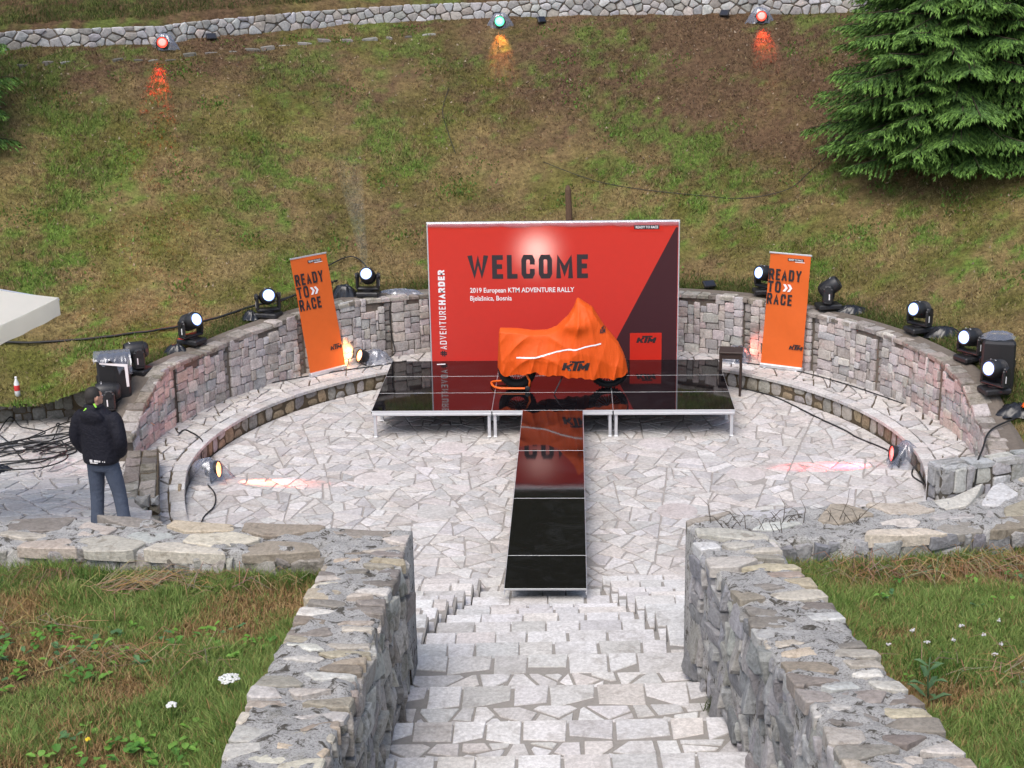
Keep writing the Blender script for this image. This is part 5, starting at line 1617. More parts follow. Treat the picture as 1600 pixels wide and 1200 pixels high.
MB().add(*lathe([(.019, .31), (.021, .312), (.021, .335), (.018, .34)], 12, Matrix.Translation((-8.9, -.02, .775)))).build('cap', M['print_white'], bt, True)
def cable(name, pts, r, label, mat=None, n=7, group=None, wob=.0):
    P = catmull(pts, n)
    P = [tuple(p+Vector((random.uniform(-wob, wob), random.uniform(-wob, wob), 0))) for p in P]
    return tag(MB().tube(P, r, 6).build(name, mat or M['cable'], None, True, origin=P[0]), label, 'cable', group)
def gz(pts, d=.05): return [on_slope(x, y, d) for x, y in pts]
cable('power_cable', gz([(-11.5, 1.25), (-9.67, 1.39), (-8.6, 1.56), (-7.6, 1.8), (-6.8, 2.13), (-6.2, 2.55), (-5.6, 3.2), (-5.0, 3.7), (-4.2, 4.6)], .06), .022, 'thick black cable running along the grass above the left wall', wob=.02)
cable('power_cable', gz([(-5.2, 3.35), (-4.7, 4.1), (-4.5, 4.9), (-4.05, 5.5), (-3.7, 5.2), (-3.75, 4.6)], .08), .012, 'thin black cable curling on the grass behind the leaning banner')
cable('power_cable', gz([(6.6, 9.6), (6.2, 9.0), (5.84, 8.52), (5.3, 8.0), (4.79, 7.56), (3.9, 7.55), (3.1, 7.85), (1.8, 8.3), (.76, 8.7), (-.3, 9.3)], .05), .007, 'thin dark cable crossing the upper slope towards the spruce')
cable('power_cable', gz([(-2.5, 11.6), (-2.6, 10.8), (-2.43, 10.08), (-2.22, 9.4)], .05), .007, 'thin dark cable hanging down the middle of the upper slope')
cable('power_cable', [(3.35, 2.75, .014), (3.7, 2.45, .014), (4.02, 2.03, .014), (4.5, 1.0, .014), (4.85, .3, .014), (5.0, -.1, .014), (5.35, -.7, .014), (5.45, -1.2, .014)], .013, 'black cable on the plaza floor following the bench at the right')
cable('power_cable', [(5.6, -1.5, .014), (5.5, -1.9, .014), (5.62, -2.4, .014), (5.45, -2.9, .014), (5.2, -3.5, .014), (5.0, -4.2, .014)], .012, 'black cable snaking on the floor in front of the right lamp')
cable('power_cable', [(5.66, -1.6, .014), (5.62, -2.05, .014), (5.72, -2.5, .03), (5.55, -3.1, .014)], .011, 'second thin cable beside the snaking one at the right lamp')
cable('power_cable', [(7.0, -1.8, .9), (6.5, -2.3, .88), (6.15, -3.2, .9), (5.95, -3.72, .9), (5.9, -3.83, .6), (5.8, -3.85, .3), (5.75, -4.2, .29)], .014, 'black cable hanging over the low bank wall at the right')
cable('power_cable', [(-5.25, -2.2, .014), (-5.05, -2.6, .014), (-4.95, -3.1, .014), (-5.0, -3.6, .014), (-4.85, -4.4, .014)], .011, 'thin black cable on the floor in front of the left lamp')
cable('extension_cord', [(-6.5, -1.35, .9), (-6.42, -1.3, .8), (-6.38, -1.0, .6), (-6.36, -.62, .4), (-6.33, -.55, .315)], .014, 'pale orange cord hanging down the left end of the curved wall', M['cable_pink'])
cable('power_cable', [(-6.2, -.35, .315), (-6.08, -.6, .315), (-6.0, -.45, .315), (-5.62, -.95, .315), (-5.58, -1.2, .2), (-5.5, -1.5, .02)], .011, 'thin cable crossing the bench seat at the left')
cable('power_cable', [(-6.05, 1.05, .315), (-5.4, 1.95, .315), (-4.7, 2.5, .315), (-4.0, 2.95, .315), (-3.4, 3.25, .315), (-2.8, 3.6, .315)], .01, 'thin cable lying along the back of the bench seat at the left')
cable('power_cable', [(3.0, 3.6, .315), (4.2, 2.95, .315), (5.1, 2.0, .315), (5.9, .8, .315)], .01, 'thin cable lying along the back of the bench seat at the right')
cable('power_cable', [(-3.62, 4.75, 1.5), (-3.28, 4.62, 1.43), (-3.15, 4.1, 1.4), (-3.12, 3.9, 1.1), (-3.1, 3.92, .7), (-3.05, 3.88, .4), (-3.2, 3.7, .33)], .011, 'thin black cable running down the wall left of the backdrop')
random.seed(77)
for k in range(7):           # loose coils on the left path
    cx_, cy_ = -8.5+random.uniform(-.5, .9), -1.4+random.uniform(-.9, 1.0)
    pts = [(-9.6-random.uniform(0, .6), cy_-random.uniform(.2, 1.1), .32)]
    for j in range(6):
        a = k+j*random.uniform(.7, 1.6); q = random.uniform(.25, .95)
        pts.append((cx_+q*math.cos(a)+.12*j-.3, cy_+.8*q*math.sin(a)+.05*j, .32+.012*k))
    pts.append((-7.25+random.uniform(-.2, .2), -.55+random.uniform(-.3, .2), .33))
    cable('loose_cable', pts, .011, 'one of the tangled black cables on the left path', n=9, group='tangled black cables on the left path')
crumple('cable_heap', (-8.5, -2.35, .3), .3, .18, .1, 9.1, M['bag'], 'dark heap of cables at the left edge of the path', 'cables')

# ------------------------------------------------------------------ white canopy at the left
um = empty('white_parasol', (-7.55, -6.3, .9), label='white canvas parasol canopy reaching in from the left edge', cat='parasol')
Cn = Vector((-6.09, -5.46, 3.75))
d1 = Vector((-.30, -1.33, 0)).normalized()*2.6; d2 = Vector((-1.33, .30, 0)).normalized()*2.6
cs_ = [Cn, Cn+d2, Cn+d1+d2, Cn+d1]; apex = Cn+(d1+d2)/2+Vector((0, 0, .62))
V = []; F = []; N = 14
for e in range(4):
    a, b = cs_[e], cs_[(e+1) % 4]; n0 = len(V)
    for i in range(N+1):
        for j in range(N+1):
            t = j/N; p = a.lerp(b, i/N).lerp(apex, t); p.z -= .16*math.sin(math.pi*t)*(.3+.7*math.sin(math.pi*i/N))+.05*math.sin(math.pi*i/N)*(1-t)+.012*math.sin(i*2.1+j)*math.sin(math.pi*i/N)
            V.append(tuple(p))
    for i in range(N):
        for j in range(N): q = n0+i*(N+1)+j; F.append([q, q+1, q+N+2, q+N+1])
mobj('canopy', V, F, M['white_cloth'], um, True)
V = []; F = []
for e in range(4):
    a, b = cs_[e], cs_[(e+1) % 4]; n0 = len(V)
    for i in range(25):
        p = a.lerp(b, i/24); sag = .03*math.sin(math.pi*i/24); o_ = .012*math.sin(i*1.3)
        nn = (a+b)/2-(cs_[0]+cs_[2])/2; nn.normalize()
        V += [(p.x, p.y, p.z-sag), (p.x+nn.x*o_, p.y+nn.y*o_, p.z-sag-.225)]
    for i in range(24): F.append([n0+2*i, n0+2*i+1, n0+2*i+3, n0+2*i+2])
mobj('valance', V, F, M['white_cloth'], um, True)
ctr = (cs_[0]+cs_[2])/2
MB().tube([(ctr.x, ctr.y, .9), (ctr.x, ctr.y, apex.z-.02)], .03, 12).build('pole', M['alu'], um, True)
MB().box((ctr.x, ctr.y, .93), (.5, .5, .07), .01).build('foot_plate', M['black_matte'], um)
for c4 in cs_: MB().tube([tuple(ctr+Vector((0, 0, apex.z-ctr.z-.06))), tuple(c4+Vector((0, 0, -.03)))], .012, 6).build('rib', M['alu'], um)
# ================================================================== THE MAN
def remeshed(name, mb, voxel, mat, parent, smooth_n=6, smooth=True, loc=(0, 0, 0)):
    me = bpy.data.meshes.new(name); me.from_pydata([tuple(v) for v in mb.v], [], mb.f)
    ob = bpy.data.objects.new(name, me); col.objects.link(ob)
    rm = ob.modifiers.new('r', 'REMESH'); rm.mode = 'VOXEL'; rm.voxel_size = voxel
    sm = ob.modifiers.new('s', 'SMOOTH'); sm.iterations = smooth_n; sm.factor = .5
    dg = bpy.context.evaluated_depsgraph_get(); dg.update()
    me2 = bpy.data.meshes.new_from_object(ob.evaluated_get(dg))
    bpy.data.objects.remove(ob); bpy.data.meshes.remove(me)
    me2.name = name; me2.materials.clear(); me2.materials.append(mat)
    me2.polygons.foreach_set('use_smooth', [smooth]*len(me2.polygons))
    o = bpy.data.objects.new(name, me2); col.objects.link(o); o.parent = parent
    return o
def loft(rings, n=24):
    """rings: (cx, cy, z, rx, ry)"""
    V = []; F = []
    for cx, cy, z, rx, ry in rings:
        for k in range(n):
            a = 2*math.pi*k/n; c, s = math.cos(a), math.sin(a)
            e = .85
            V.append((cx+rx*math.copysign(abs(c)**e, c), cy+ry*math.copysign(abs(s)**e, s), z))
    for i in range(len(rings)-1):
        for k in range(n): F.append([i*n+k, i*n+(k+1) % n, (i+1)*n+(k+1) % n, (i+1)*n+k])
    F.append(list(range(n))[::-1]); F.append([(len(rings)-1)*n+k for k in range(n)])
    return V, F
def ellipsoid(c, r, n=18, m_=12, Mx=None):
    V = []; F = []
    for i in range(1, m_):
        ph = math.pi*i/m_
        for k in range(n):
            a = 2*math.pi*k/n; V.append((r[0]*math.sin(ph)*math.cos(a), r[1]*math.sin(ph)*math.sin(a), r[2]*math.cos(ph)))
    for i in range(m_-2):
        for k in range(n): F.append([i*n+k, (i+1)*n+k, (i+1)*n+(k+1) % n, i*n+(k+1) % n])
    t = len(V); V += [(0, 0, r[2]), (0, 0, -r[2])]
    for k in range(n): F.append([t, k, (k+1) % n]); F.append([t+1, (m_-2)*n+(k+1) % n, (m_-2)*n+k])
    if Mx is not None: V = [tuple(Mx @ Vector(p)) for p in V]
    return [(p[0]+c[0], p[1]+c[1], p[2]+c[2]) for p in V], F
MAN = (-5.55, -6.05, .875)
man = empty('person', MAN, R(-14), 'man seen from behind in a navy hooded jacket and grey blue trousers, hands in pockets', 'person')
man.scale = (1.08, 1.06, 1.03)
HD = Vector((-.045, .03, 1.69))            # head, turned to the right and a little forward
Hm = Matrix.Rotation(R(-28), 4, 'Z') @ Matrix.Rotation(R(-6), 4, 'Y')
b = MB()
b.add(*ellipsoid(HD, (.078, .098, .118), 20, 16, Hm))
def hp(x, y, z): return tuple(HD+Hm @ Vector((x, y, z)))
b.add(*ellipsoid(hp(0, .035, -.06), (.058, .068, .062), 16, 10, Hm))       # jaw
b.add(*ellipsoid(hp(0, .1, -.022), (.013, .024, .022), 10, 8, Hm))         # nose
b.add(*ellipsoid(hp(0, .088, -.062), (.026, .012, .008), 10, 8, Hm)); b.add(*ellipsoid(hp(0, .086, -.075), (.022, .012, .008), 10, 8, Hm))
b.add(*ellipsoid(hp(0, .08, .022), (.056, .02, .012), 10, 8, Hm))          # brow
for s in (-1, 1):
    b.add(*ellipsoid(hp(s*.081, -.006, -.012), (.011, .02, .033), 12, 8, Hm @ Matrix.Rotation(R(-18*s), 4, 'Z')))
b.add(*tube([(-.03, 0, 1.45), (-.035, .005, 1.56), (-.04, .015, 1.64)], [.068, .06, .06], 16))
b.add(*loft([(0, 0, .84, .15, .11), (0, 0, .95, .165, .115), (0, 0, 1.08, .155, .105), (0, 0, 1.25, .17, .11), (0, 0, 1.4, .18, .11), (-.01, 0, 1.5, .15, .09), (-.02, 0, 1.54, .08, .07)]))
ARM = {}
for s in (-1, 1):
    el = (s*.30, -.06, 1.2) if s > 0 else (s*.29, -.04, 1.19)
    ARM[s] = [(s*.17, 0, 1.47), (s*.235, -.02, 1.4), el, (s*.25, .02, 1.03), (s*.19, .06, .97)]
    b.add(*tube(catmull(ARM[s][:4], 4), .042, 12))
    # hand in the pocket: palm, four fingers, thumb
    wx, wy, wz = s*.185, .05, .985
    b.add(*ellipsoid((wx-s*.02, wy+.025, wz-.04), (.035, .022, .05)))
    for q, L in ((-.024, .075), (-.008, .085), (.008, .08), (.024, .062)):
        b.add(*tube([(wx-s*.03+q*.6, wy+.03+q*.3, wz-.07), (wx-s*.04+q*.6, wy+.045+q*.3, wz-.07-L*.6), (wx-s*.05+q*.6, wy+.04+q*.3, wz-.07-L)], [.009, .0085, .007], 8))
    b.add(*tube([(wx-s*.05, wy+.01, wz-.03), (wx-s*.07, wy+.03, wz-.06), (wx-s*.075, wy+.04, wz-.09)], [.011, .01, .008], 8))
LEG = {-1: [(-.09, 0, .9), (-.105, .015, .7), (-.12, .02, .48), (-.125, -.005, .25), (-.13, -.03, .07)], 1: [(.09, 0, .9), (.125, .02, .7), (.16, .035, .48), (.2, .01, .25), (.235, -.02, .07)]}
for s in (-1, 1): b.add(*tube(catmull(LEG[s], 4), [.085-.045*k/16 for k in range(17)], 12))
remeshed('body', b, .011, M['skin'], man, 3)
h = MB(); h.add(*ellipsoid(tuple(HD+Hm @ Vector((0, -.012, .022))), (.085, .1, .108), 24, 16, Hm))
h.add(*ellipsoid(hp(0, -.045, -.035), (.072, .06, .075), 20, 12, Hm))
hair = remeshed('hair', h, .01, M['hair'], man, 2)
vs = hair.data.vertices
bm = bmesh.new(); bm.from_mesh(hair.data)       # keep the hair off face and ears
inv = Hm.inverted()
kill = [v for v in bm.verts if (lambda p: (p.y > .045 and p.z < .06) or (p.z < -.085) or (abs(p.x) > .066 and p.z < .005 and p.y > -.04))(inv @ (v.co-HD))]
bmesh.ops.delete(bm, geom=kill, context='VERTS'); bm.to_mesh(hair.data); bm.free()
e = MB()
for s in (-1, 1): e.add(*ellipsoid(hp(s*.03, .088, -.002), (.012, .008, .008), 10, 8, Hm))
ey = e.build('eyes', M['print_white'], man, True, local=True)
j = MB()
j.add(*loft([(0, -.01, .875, .195, .145), (0, -.01, .89, .21, .155), (0, -.01, .93, .218, .16), (0, 0, 1.05, .222, .16), (0, 0, 1.2, .222, .155), (0, -.005, 1.34, .228, .15), (0, -.01, 1.44, .225, .14), (-.005, -.01, 1.5, .19, .12), (-.015, -.005, 1.55, .125, .1), (-.03, 0, 1.6, .09, .09)], 32))
for s in (-1, 1):
    P = catmull(ARM[s], 5); rr_ = np.interp(np.linspace(0, 1, len(P)), [0, .25, .5, .75, .92, 1], [.09, .092, .078, .07, .064, .06])
    j.add(*tube(P, list(rr_), 16))
    for q in (.42, .56, .7, .84):            # sleeve folds
        k = int(q*(len(P)-1)); j.add(*torus(rr_[k]*.93, .009, 18, 6, Matrix.Translation(P[k]) @ (P[k+1]-P[k-1]).to_track_quat('Z', 'Y').to_matrix().to_4x4()))
j.add(*ellipsoid((.0, -.125, 1.475), (.15, .06, .115), 20, 12, Matrix.Rotation(R(20), 4, 'X')))
j.add(*torus(.088, .034, 24, 8, Matrix.Translation((-.03, -.012, 1.575)) @ Matrix.Rotation(R(-14), 4, 'X')))
for k in range(0): j.add(*tube([(-.17+.02*k, -.15, 1.0+.07*k), (0, -.167, .97+.075*k), (.17-.01*k, -.15, 1.02+.08*k)], .011, 6))
jk = remeshed('jacket', j, .013, M['jacket'], man, 5)
t = MB()
t.add(*loft([(0, 0, .78, .15, .115), (0, 0, .86, .175, .13), (0, 0, .94, .18, .13), (0, 0, .98, .175, .125)], 24))
for s in (-1, 1):
    P = catmull(LEG[s], 5); rr_ = np.interp(np.linspace(0, 1, len(P)), [0, .25, .5, .75, 1], [.105, .098, .083, .076, .078])
    t.add(*tube(P, list(rr_), 18))
    for q in (.45, .52, .6, .86, .94):
        k = int(q*(len(P)-1)); t.add(*torus(rr_[k]*.93, .011, 18, 6, Matrix.Translation(P[k]) @ (P[min(k+1, len(P)-1)]-P[k-1]).to_track_quat('Z', 'Y').to_matrix().to_4x4() @ Matrix.Rotation(R(14), 4, 'X')))
remeshed('trousers', t, .012, M['jeans'], man, 4)
for s in (-1, 1):
    x, y, _ = LEG[s][-1]
    sh = MB(); sh.add(*loft([(x, y+.05, 0, .05, .14), (x, y+.05, .03, .052, .145), (x, y+.04, .06, .048, .13), (x, y+.0, .1, .045, .07)], 18)); sh.build('shoe', M['shoe'], man, True, local=True)
lb = MB()
lb.box((-.07, -.135, 1.575), (.018, .02, .05), .004, Matrix.Rotation(R(38), 3, 'Y')); lb.box((.05, -.112, 1.63), (.018, .02, .055), .004, Matrix.Rotation(R(-30), 3, 'Y'))
lb.build('lime_tape', M['lime'], man, local=True)
pr = MB()
for k, (x, w, hh) in enumerate([(-.045, .012, .03), (-.028, .02, .03), (.01, .014, .026), (.03, .02, .024), (.055, .016, .022), (.078, .012, .02), (.115, .01, .01), (.14, .012, .012)]):
    pr.box((x, -.178, .945), (w, .008, hh), .001)
pr.box((-.0, -.178, .92), (.1, .008, .008), .001)
pr.build('back_print', M['print_white'], man, local=True)

# ================================================================== TREES
def spruce(name, base, height, radius, label, group, seed, zmax=None, dens=1.0, bright=1.0):
    rg = random.Random(seed); o = empty(name, base, label=label, cat='tree', group=group)
    V = [(0, 0, -.5)]; mb = MB()
    mb.tube([(0, 0, -.4), (.02, 0, height*.3), (0, .02, height*.7), (0, 0, height)], [.2, .16, .08, .015], 10)
    mb.build('trunk', M['bark'], o, True, local=True)
    P = []; D = []; L_ = []; Wd = []; T = []
    br = MB(); z = .12
    while z < height*.97:
        fz = z/height; Rm = radius*(1-fz)**.8*(1.0 if z > .9 else .72+.3*z/.9)
        nb = int((9 if z < 6 else 7)*dens)
        for k in range(nb):
            a = 2*math.pi*(k+rg.random()*.8)/nb; L = Rm*rg.uniform(.72, 1.08)
            dirn = Vector((math.cos(a), math.sin(a), 0)); rise = rg.uniform(.08, .24); droop = rg.uniform(.2, .36)
            pts = []
            for i in range(9):
                t = i/8; pts.append(dirn*(L*t)+Vector((0, 0, z+L*(rise*t-droop*t*t+.09*t**4))))
            br.tube([tuple(p) for p in pts[::2]], [.03, .022, .016, .01, .005], 4)
            side = dirn.cross(Vector((0, 0, 1)))
            ns = int(L*11)
            for q in range(ns):
                t = .18+.82*(q+rg.random())/ns; i = min(7, int(t*8)); p = pts[i].lerp(pts[i+1], t*8-i)
                ax = (pts[i+1]-pts[i]).normalized()
                for s in (-1, 1):
                    tl = (L*.42*(1-t)**.6+.16)*rg.uniform(.6, 1.1)
                    td = (ax*.75+side*s*rg.uniform(.6, 1.0)+Vector((0, 0, -.16))).normalized()
                    nt = max(2, int(tl*17))
                    for e in range(nt):
                        u = (e+rg.random())/nt; b_ = p+td*(tl*u)+Vector((0, 0, -.16*tl*u*u))
                        for _ in range(3):
                            dd = (td*.75+side*rg.uniform(-.6, .6)+ax*rg.uniform(0, .5)+Vector((0, 0, rg.uniform(-.95, -.1)))).normalized()
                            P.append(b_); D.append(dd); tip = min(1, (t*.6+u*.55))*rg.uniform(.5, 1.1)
                            L_.append(rg.uniform(.08, .15)); Wd.append(rg.uniform(.018, .03)); T.append(tip)
        z += rg.uniform(.2, .3) if z < 5 else rg.uniform(.35, .5)
    bo = br.build('branches', M['bark'], o, True, local=True); bo['kind'] = 'stuff'
    P = np.array([tuple(p) for p in P]); D = np.array([tuple(p) for p in D]); L_ = np.array(L_)[:, None]; Wd = np.array(Wd)[:, None]; T = np.array(T)
    up = np.array([0, 0, 1.]); S = np.cross(D, up); S /= np.linalg.norm(S, axis=1, keepdims=True)+1e-9
    rot = RNG.uniform(-.9, .9, (len(P), 1)); Nn = np.cross(S, D); S = S*np.cos(rot)+Nn*np.sin(rot)
    V = np.stack([P, P+D*L_*.5+S*Wd*.5, P+D*L_, P+D*L_*.5-S*Wd*.5], 1).reshape(-1, 3)
    Q = np.arange(len(P)*4).reshape(-1, 4)
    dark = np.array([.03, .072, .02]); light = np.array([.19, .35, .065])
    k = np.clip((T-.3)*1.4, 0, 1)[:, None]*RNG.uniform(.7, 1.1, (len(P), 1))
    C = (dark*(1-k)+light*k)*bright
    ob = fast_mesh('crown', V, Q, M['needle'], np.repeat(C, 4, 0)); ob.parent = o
    return o
spruce('spruce_tree', (8.2, 7.5, 3.5), 9.5, 3.2, 'dense bright green spruce standing on the slope at the upper right', None, 3, dens=1.5)
s2 = spruce('spruce_tree', (-13.05, 6.4, 4.0), 8.0, 2.4, 'spruce at the left edge with only its branch tips in view', None, 9, bright=1.1)
spruce('spruce_tree', (-13.6, 13.2, 6.9), 6.0, 2.3, 'spruce above the upper wall at the top left corner, coloured as in shadow', None, 12, dens=.8, bright=.7)  # shadow is put into the needle colour by the lower brightness

# ================================================================== GRASS
def blades(name, X, Y, Z, Hh, Wb, C, lean=.5, seed=1, seg2=True):
    rg = np.random.default_rng(seed); n = len(X)
    a = rg.uniform(0, 2*np.pi, n); b = rg.uniform(0, 2*np.pi, n); ln = rg.uniform(.15, 1, n)*lean
    B = np.stack([X, Y, Z], 1); S = np.stack([np.cos(a), np.sin(a), 0*a], 1)*(Wb/2)[:, None]
    Dv = np.stack([np.cos(b)*ln, np.sin(b)*ln, np.sqrt(np.maximum(.05, 1-ln*ln*.8))], 1)*Hh[:, None]
    mid = B+Dv*np.array([.4, .4, .58]); tip = B+Dv*np.array([1.15, 1.15, .92])
    if seg2:
        V = np.stack([B-S, B+S, mid+S*.75, mid-S*.75, tip], 1).reshape(-1, 3); i = np.arange(n)[:, None]*5
        Q = np.concatenate([i+[0, 1, 2], i+[0, 2, 3], i+[3, 2, 4]], 1).reshape(-1, 3); k = 5
    else:
        V = np.stack([B-S, B+S, tip], 1).reshape(-1, 3); Q = (np.arange(n)[:, None]*3+[0, 1, 2]); k = 3
    o = fast_mesh(name, V, Q, M['blade'], np.repeat(C, k, 0)); o['kind'] = 'stuff'; return o
rg = np.random.default_rng(21)
n = 420000
X = rg.uniform(-13.5, 13.5, n); Y = rg.uniform(-3.2, 15, n)
rr, th = polar(X, Y)
nn = fbm(X*.8, Y*.8, 4)
ok = on_hill(X, Y, 6.98) & (rr < r_upper(th)-.05) & (rg.random(n) < np.clip((nn-.3)*2.6+.35-np.clip((Y-8)/14, 0, .4), .12, 1))
X, Y = X[ok], Y[ok]; Z = terrain(X, Y)+(fbm(X*1.3, Y*1.3, 4)-.5)*.14+(fbm(X*6, Y*6, 2)-.5)*.05-.01
C = hill_color(X, Y, Z)*rg.uniform(.55, 1.7, (len(X), 1))
st_ = rg.random(len(X)) < .16
C[st_] = np.array([.3, .225, .115])*rg.uniform(.6, 1.1, (st_.sum(), 1))
lush = fbm(X*.62+11, Y*.62+5, 5)
Hh = rg.uniform(.035, .09, len(X))*(1+np.clip((lush-.56)*5, 0, 1.2)); Wb = rg.uniform(.014, .04, len(X))
blades('slope_grass', X, Y, Z, Hh, Wb, C, .95, 4, False)
n = 90000                     # longer grass just behind the curved wall and above the upper wall
th = rg.uniform(0, 178, n); r = 6.96+np.abs(rg.normal(0, .22, n)); up_ = rg.random(n) < .5
th[up_] = rg.uniform(48, 138, up_.sum()); r[up_] = r_upper(th[up_])+.42+np.abs(rg.normal(0, .8, up_.sum()))
X = CX+r*np.cos(np.radians(th)); Y = CY+r*np.sin(np.radians(th)); Z = terrain(X, Y)-.02
ok = on_hill(X, Y, 6.9); X, Y, Z, up_ = X[ok], Y[ok], Z[ok], up_[ok]
C = np.where(rg.random((len(X), 1)) < .6, np.array([.09, .14, .03]), np.array([.2, .16, .07]))*rg.uniform(.6, 1.3, (len(X), 1)); C[up_] *= .75
blades('wall_edge_grass', X, Y, Z, rg.uniform(.05, .16, len(X)), rg.uniform(.008, .018, len(X)), C, .8, 5, True)

rg = np.random.default_rng(63)       # leafy clumps and pale dead leaves on the slope
n = 130; cx_ = rg.uniform(-12.5, 12, n); cy_ = rg.uniform(1, 14, n)
k = rg.integers(30, 90, n); X = np.repeat(cx_, k)+rg.normal(0, .22, k.sum()); Y = np.repeat(cy_, k)+rg.normal(0, .18, k.sum())
rr, th = polar(X, Y); ok = on_hill(X, Y, 7.1) & (rr < r_upper(th)-.2); X, Y = X[ok], Y[ok]
blades('slope_clumps', X, Y, terrain(X, Y), rg.uniform(.03, .1, len(X)), rg.uniform(.025, .05, len(X)), np.array([.125, .22, .04])*rg.uniform(.5, 1.3, (len(X), 1)), .95, 64, True)
n = 9000; X = rg.uniform(-13, 13, n); Y = rg.uniform(2, 15, n); rr, th = polar(X, Y); Z = terrain(X, Y)
ok = on_hill(X, Y, 7.1) & (rr < r_upper(th)-.1) & (rg.random(n) < np.clip((Z-1.2)/4, .1, 1)); X, Y, Z = X[ok], Y[ok], Z[ok]
blades('dead_leaves', X, Y, Z+.02, rg.uniform(.03, .07, len(X)), rg.uniform(.03, .06, len(X)), np.array([[.42, .33, .24], [.3, .2, .13], [.2, .11, .07]])[rg.integers(0, 3, len(X))]*rg.uniform(.7, 1.2, (len(X), 1)), 1.0, 65, False)

def lawn(name, n, x0, x1, y0, y1, inside, seed, dist_wall):
    rg = np.random.default_rng(seed)
    X = rg.uniform(x0, x1, n); Y = rg.uniform(y0, y1, n)
    dw = dist_wall(X, Y); ok = inside(X, Y) & (dw > .0); X, Y, dw = X[ok], Y[ok], dw[ok]
    a = fbm(X*.9+seed, Y*.9, 4); b = fbm(X*2.6, Y*2.6+seed, 4); near = np.clip(1-dw/.4, 0, 1)
    hay = np.clip((a-.5)*5+.42-near*.9+(b-.5)*1.6, 0, 1)
    keep = rg.random(len(X)) < np.clip(1-.5*hay, .2, 1); X, Y, a, b, near, hay = [q[keep] for q in (X, Y, a, b, near, hay)]
    Z = 2.5+.1*np.maximum(-.5, -10.9-Y)+(fbm(X*1.2+seed, Y*1.2, 3)-.5)*.1-.015
    g = rg.random((len(X), 1))
    green = np.array([.135, .24, .05])*(1-g)+np.array([.3, .36, .11])*g
    straw = np.array([.44, .32, .15])*(1-g)+np.array([.33, .19, .085])*g
    is_h = (rg.random(len(X)) < hay*.85+.08)[:, None]
    C = np.where(is_h, straw, green)*rg.uniform(.65, 1.25, (len(X), 1))
    Hh = rg.uniform(.05, .13, len(X))*(1+.8*near+.7*np.clip((b-.52)*4, 0, 1))*(1-.45*hay)
    blades(name, X, Y, Z, Hh, rg.uniform(.005, .012, len(X)), C, .85, seed, True)
def lx(Y): return np.interp(-Y, [11.4, 12.6, 13.4, 14.4, 15.6, 17.2], [-1.8, -1.785, -1.8, -1.82, -1.79, -1.79])
def rx(Y): return np.interp(-Y, [11.0, 11.4, 12.66, 14.3, 14.9, 15.6, 17.2], [2.11, 2.18, 2.39, 2.56, 2.65, 2.74, 2.91])
def fl(X): return np.interp(X, [-8.3, -4.85, -4.05, -3.02, -2.33, -1.14], [-11.12, -11.24, -11.28, -11.44, -11.42, -11.44])
def fr(X): return np.interp(X, [1.44, 2.19, 2.89, 3.32, 3.78, 4.47, 5.2, 7.0], [-11.0, -11.07, -10.99, -10.94, -10.83, -10.66, -10.42, -9.62])
lawn('left_lawn_grass', 230000, -5.5, -1.75, -16, -11.2, lambda X, Y: (X < lx(Y)-.01) & (Y < fl(X)-.01), 51, lambda X, Y: np.minimum(lx(Y)-X, fl(X)-Y))
lawn('right_lawn_grass', 230000, 2.1, 5.6, -16, -10.2, lambda X, Y: (X > rx(Y)+.01) & (Y < fr(X)-.01), 52, lambda X, Y: np.minimum(X-rx(Y), fr(X)-Y))
def bz(x, y): return 2.5+.1*max(-.5, -10.9-y)
# long straws lying against the front walls
mb = MB(); random.seed(8)
def straw_heap(mb, x, y, n, sp, L=.4, dirv=None):
    for _ in range(n):
        px, py = x+random.gauss(0, sp), y+random.gauss(0, sp*.35); a = (dirv if dirv is not None else random.uniform(0, 6.28))+random.gauss(0, .5); l = L*random.uniform(.5, 1.1)
        z = bz(px, py)+random.uniform(.02, .12); h_ = random.uniform(-.02, .14)
        P = [(px, py, z), (px+.5*l*math.cos(a), py+.5*l*math.sin(a), z+h_), (px+l*math.cos(a), py+l*math.sin(a), z+h_*.3-.02)]
        V, F = tube(P, [.0035, .003, .0015], 3); c = (.42*random.uniform(.6, 1.1), .31*random.uniform(.6, 1.05), .16*random.uniform(.6, 1.1)); mb.add(V, F, c)
straw_heap(mb, -4.25, -11.4, 130, .16, .4, -1.9); straw_heap(mb, -3.55, -11.75, 120, .2, .5, .45); straw_heap(mb, -2.6, -11.7, 60, .35, .4)
straw_heap(mb, 4.0, -11.0, 170, .35, .42, -1.6); straw_heap(mb, 2.9, -11.3, 110, .3, .36); straw_heap(mb, 4.6, -11.3, 120, .4, .4); straw_heap(mb, 3.6, -13.6, 70, .4, .35); straw_heap(mb, -3.0, -13.4, 110, .35, .3); straw_heap(mb, -4.2, -12.6, 60, .4, .3)
o = mb.build('dry_straw', M['blade'], None, False); o['kind'] = 'stuff'
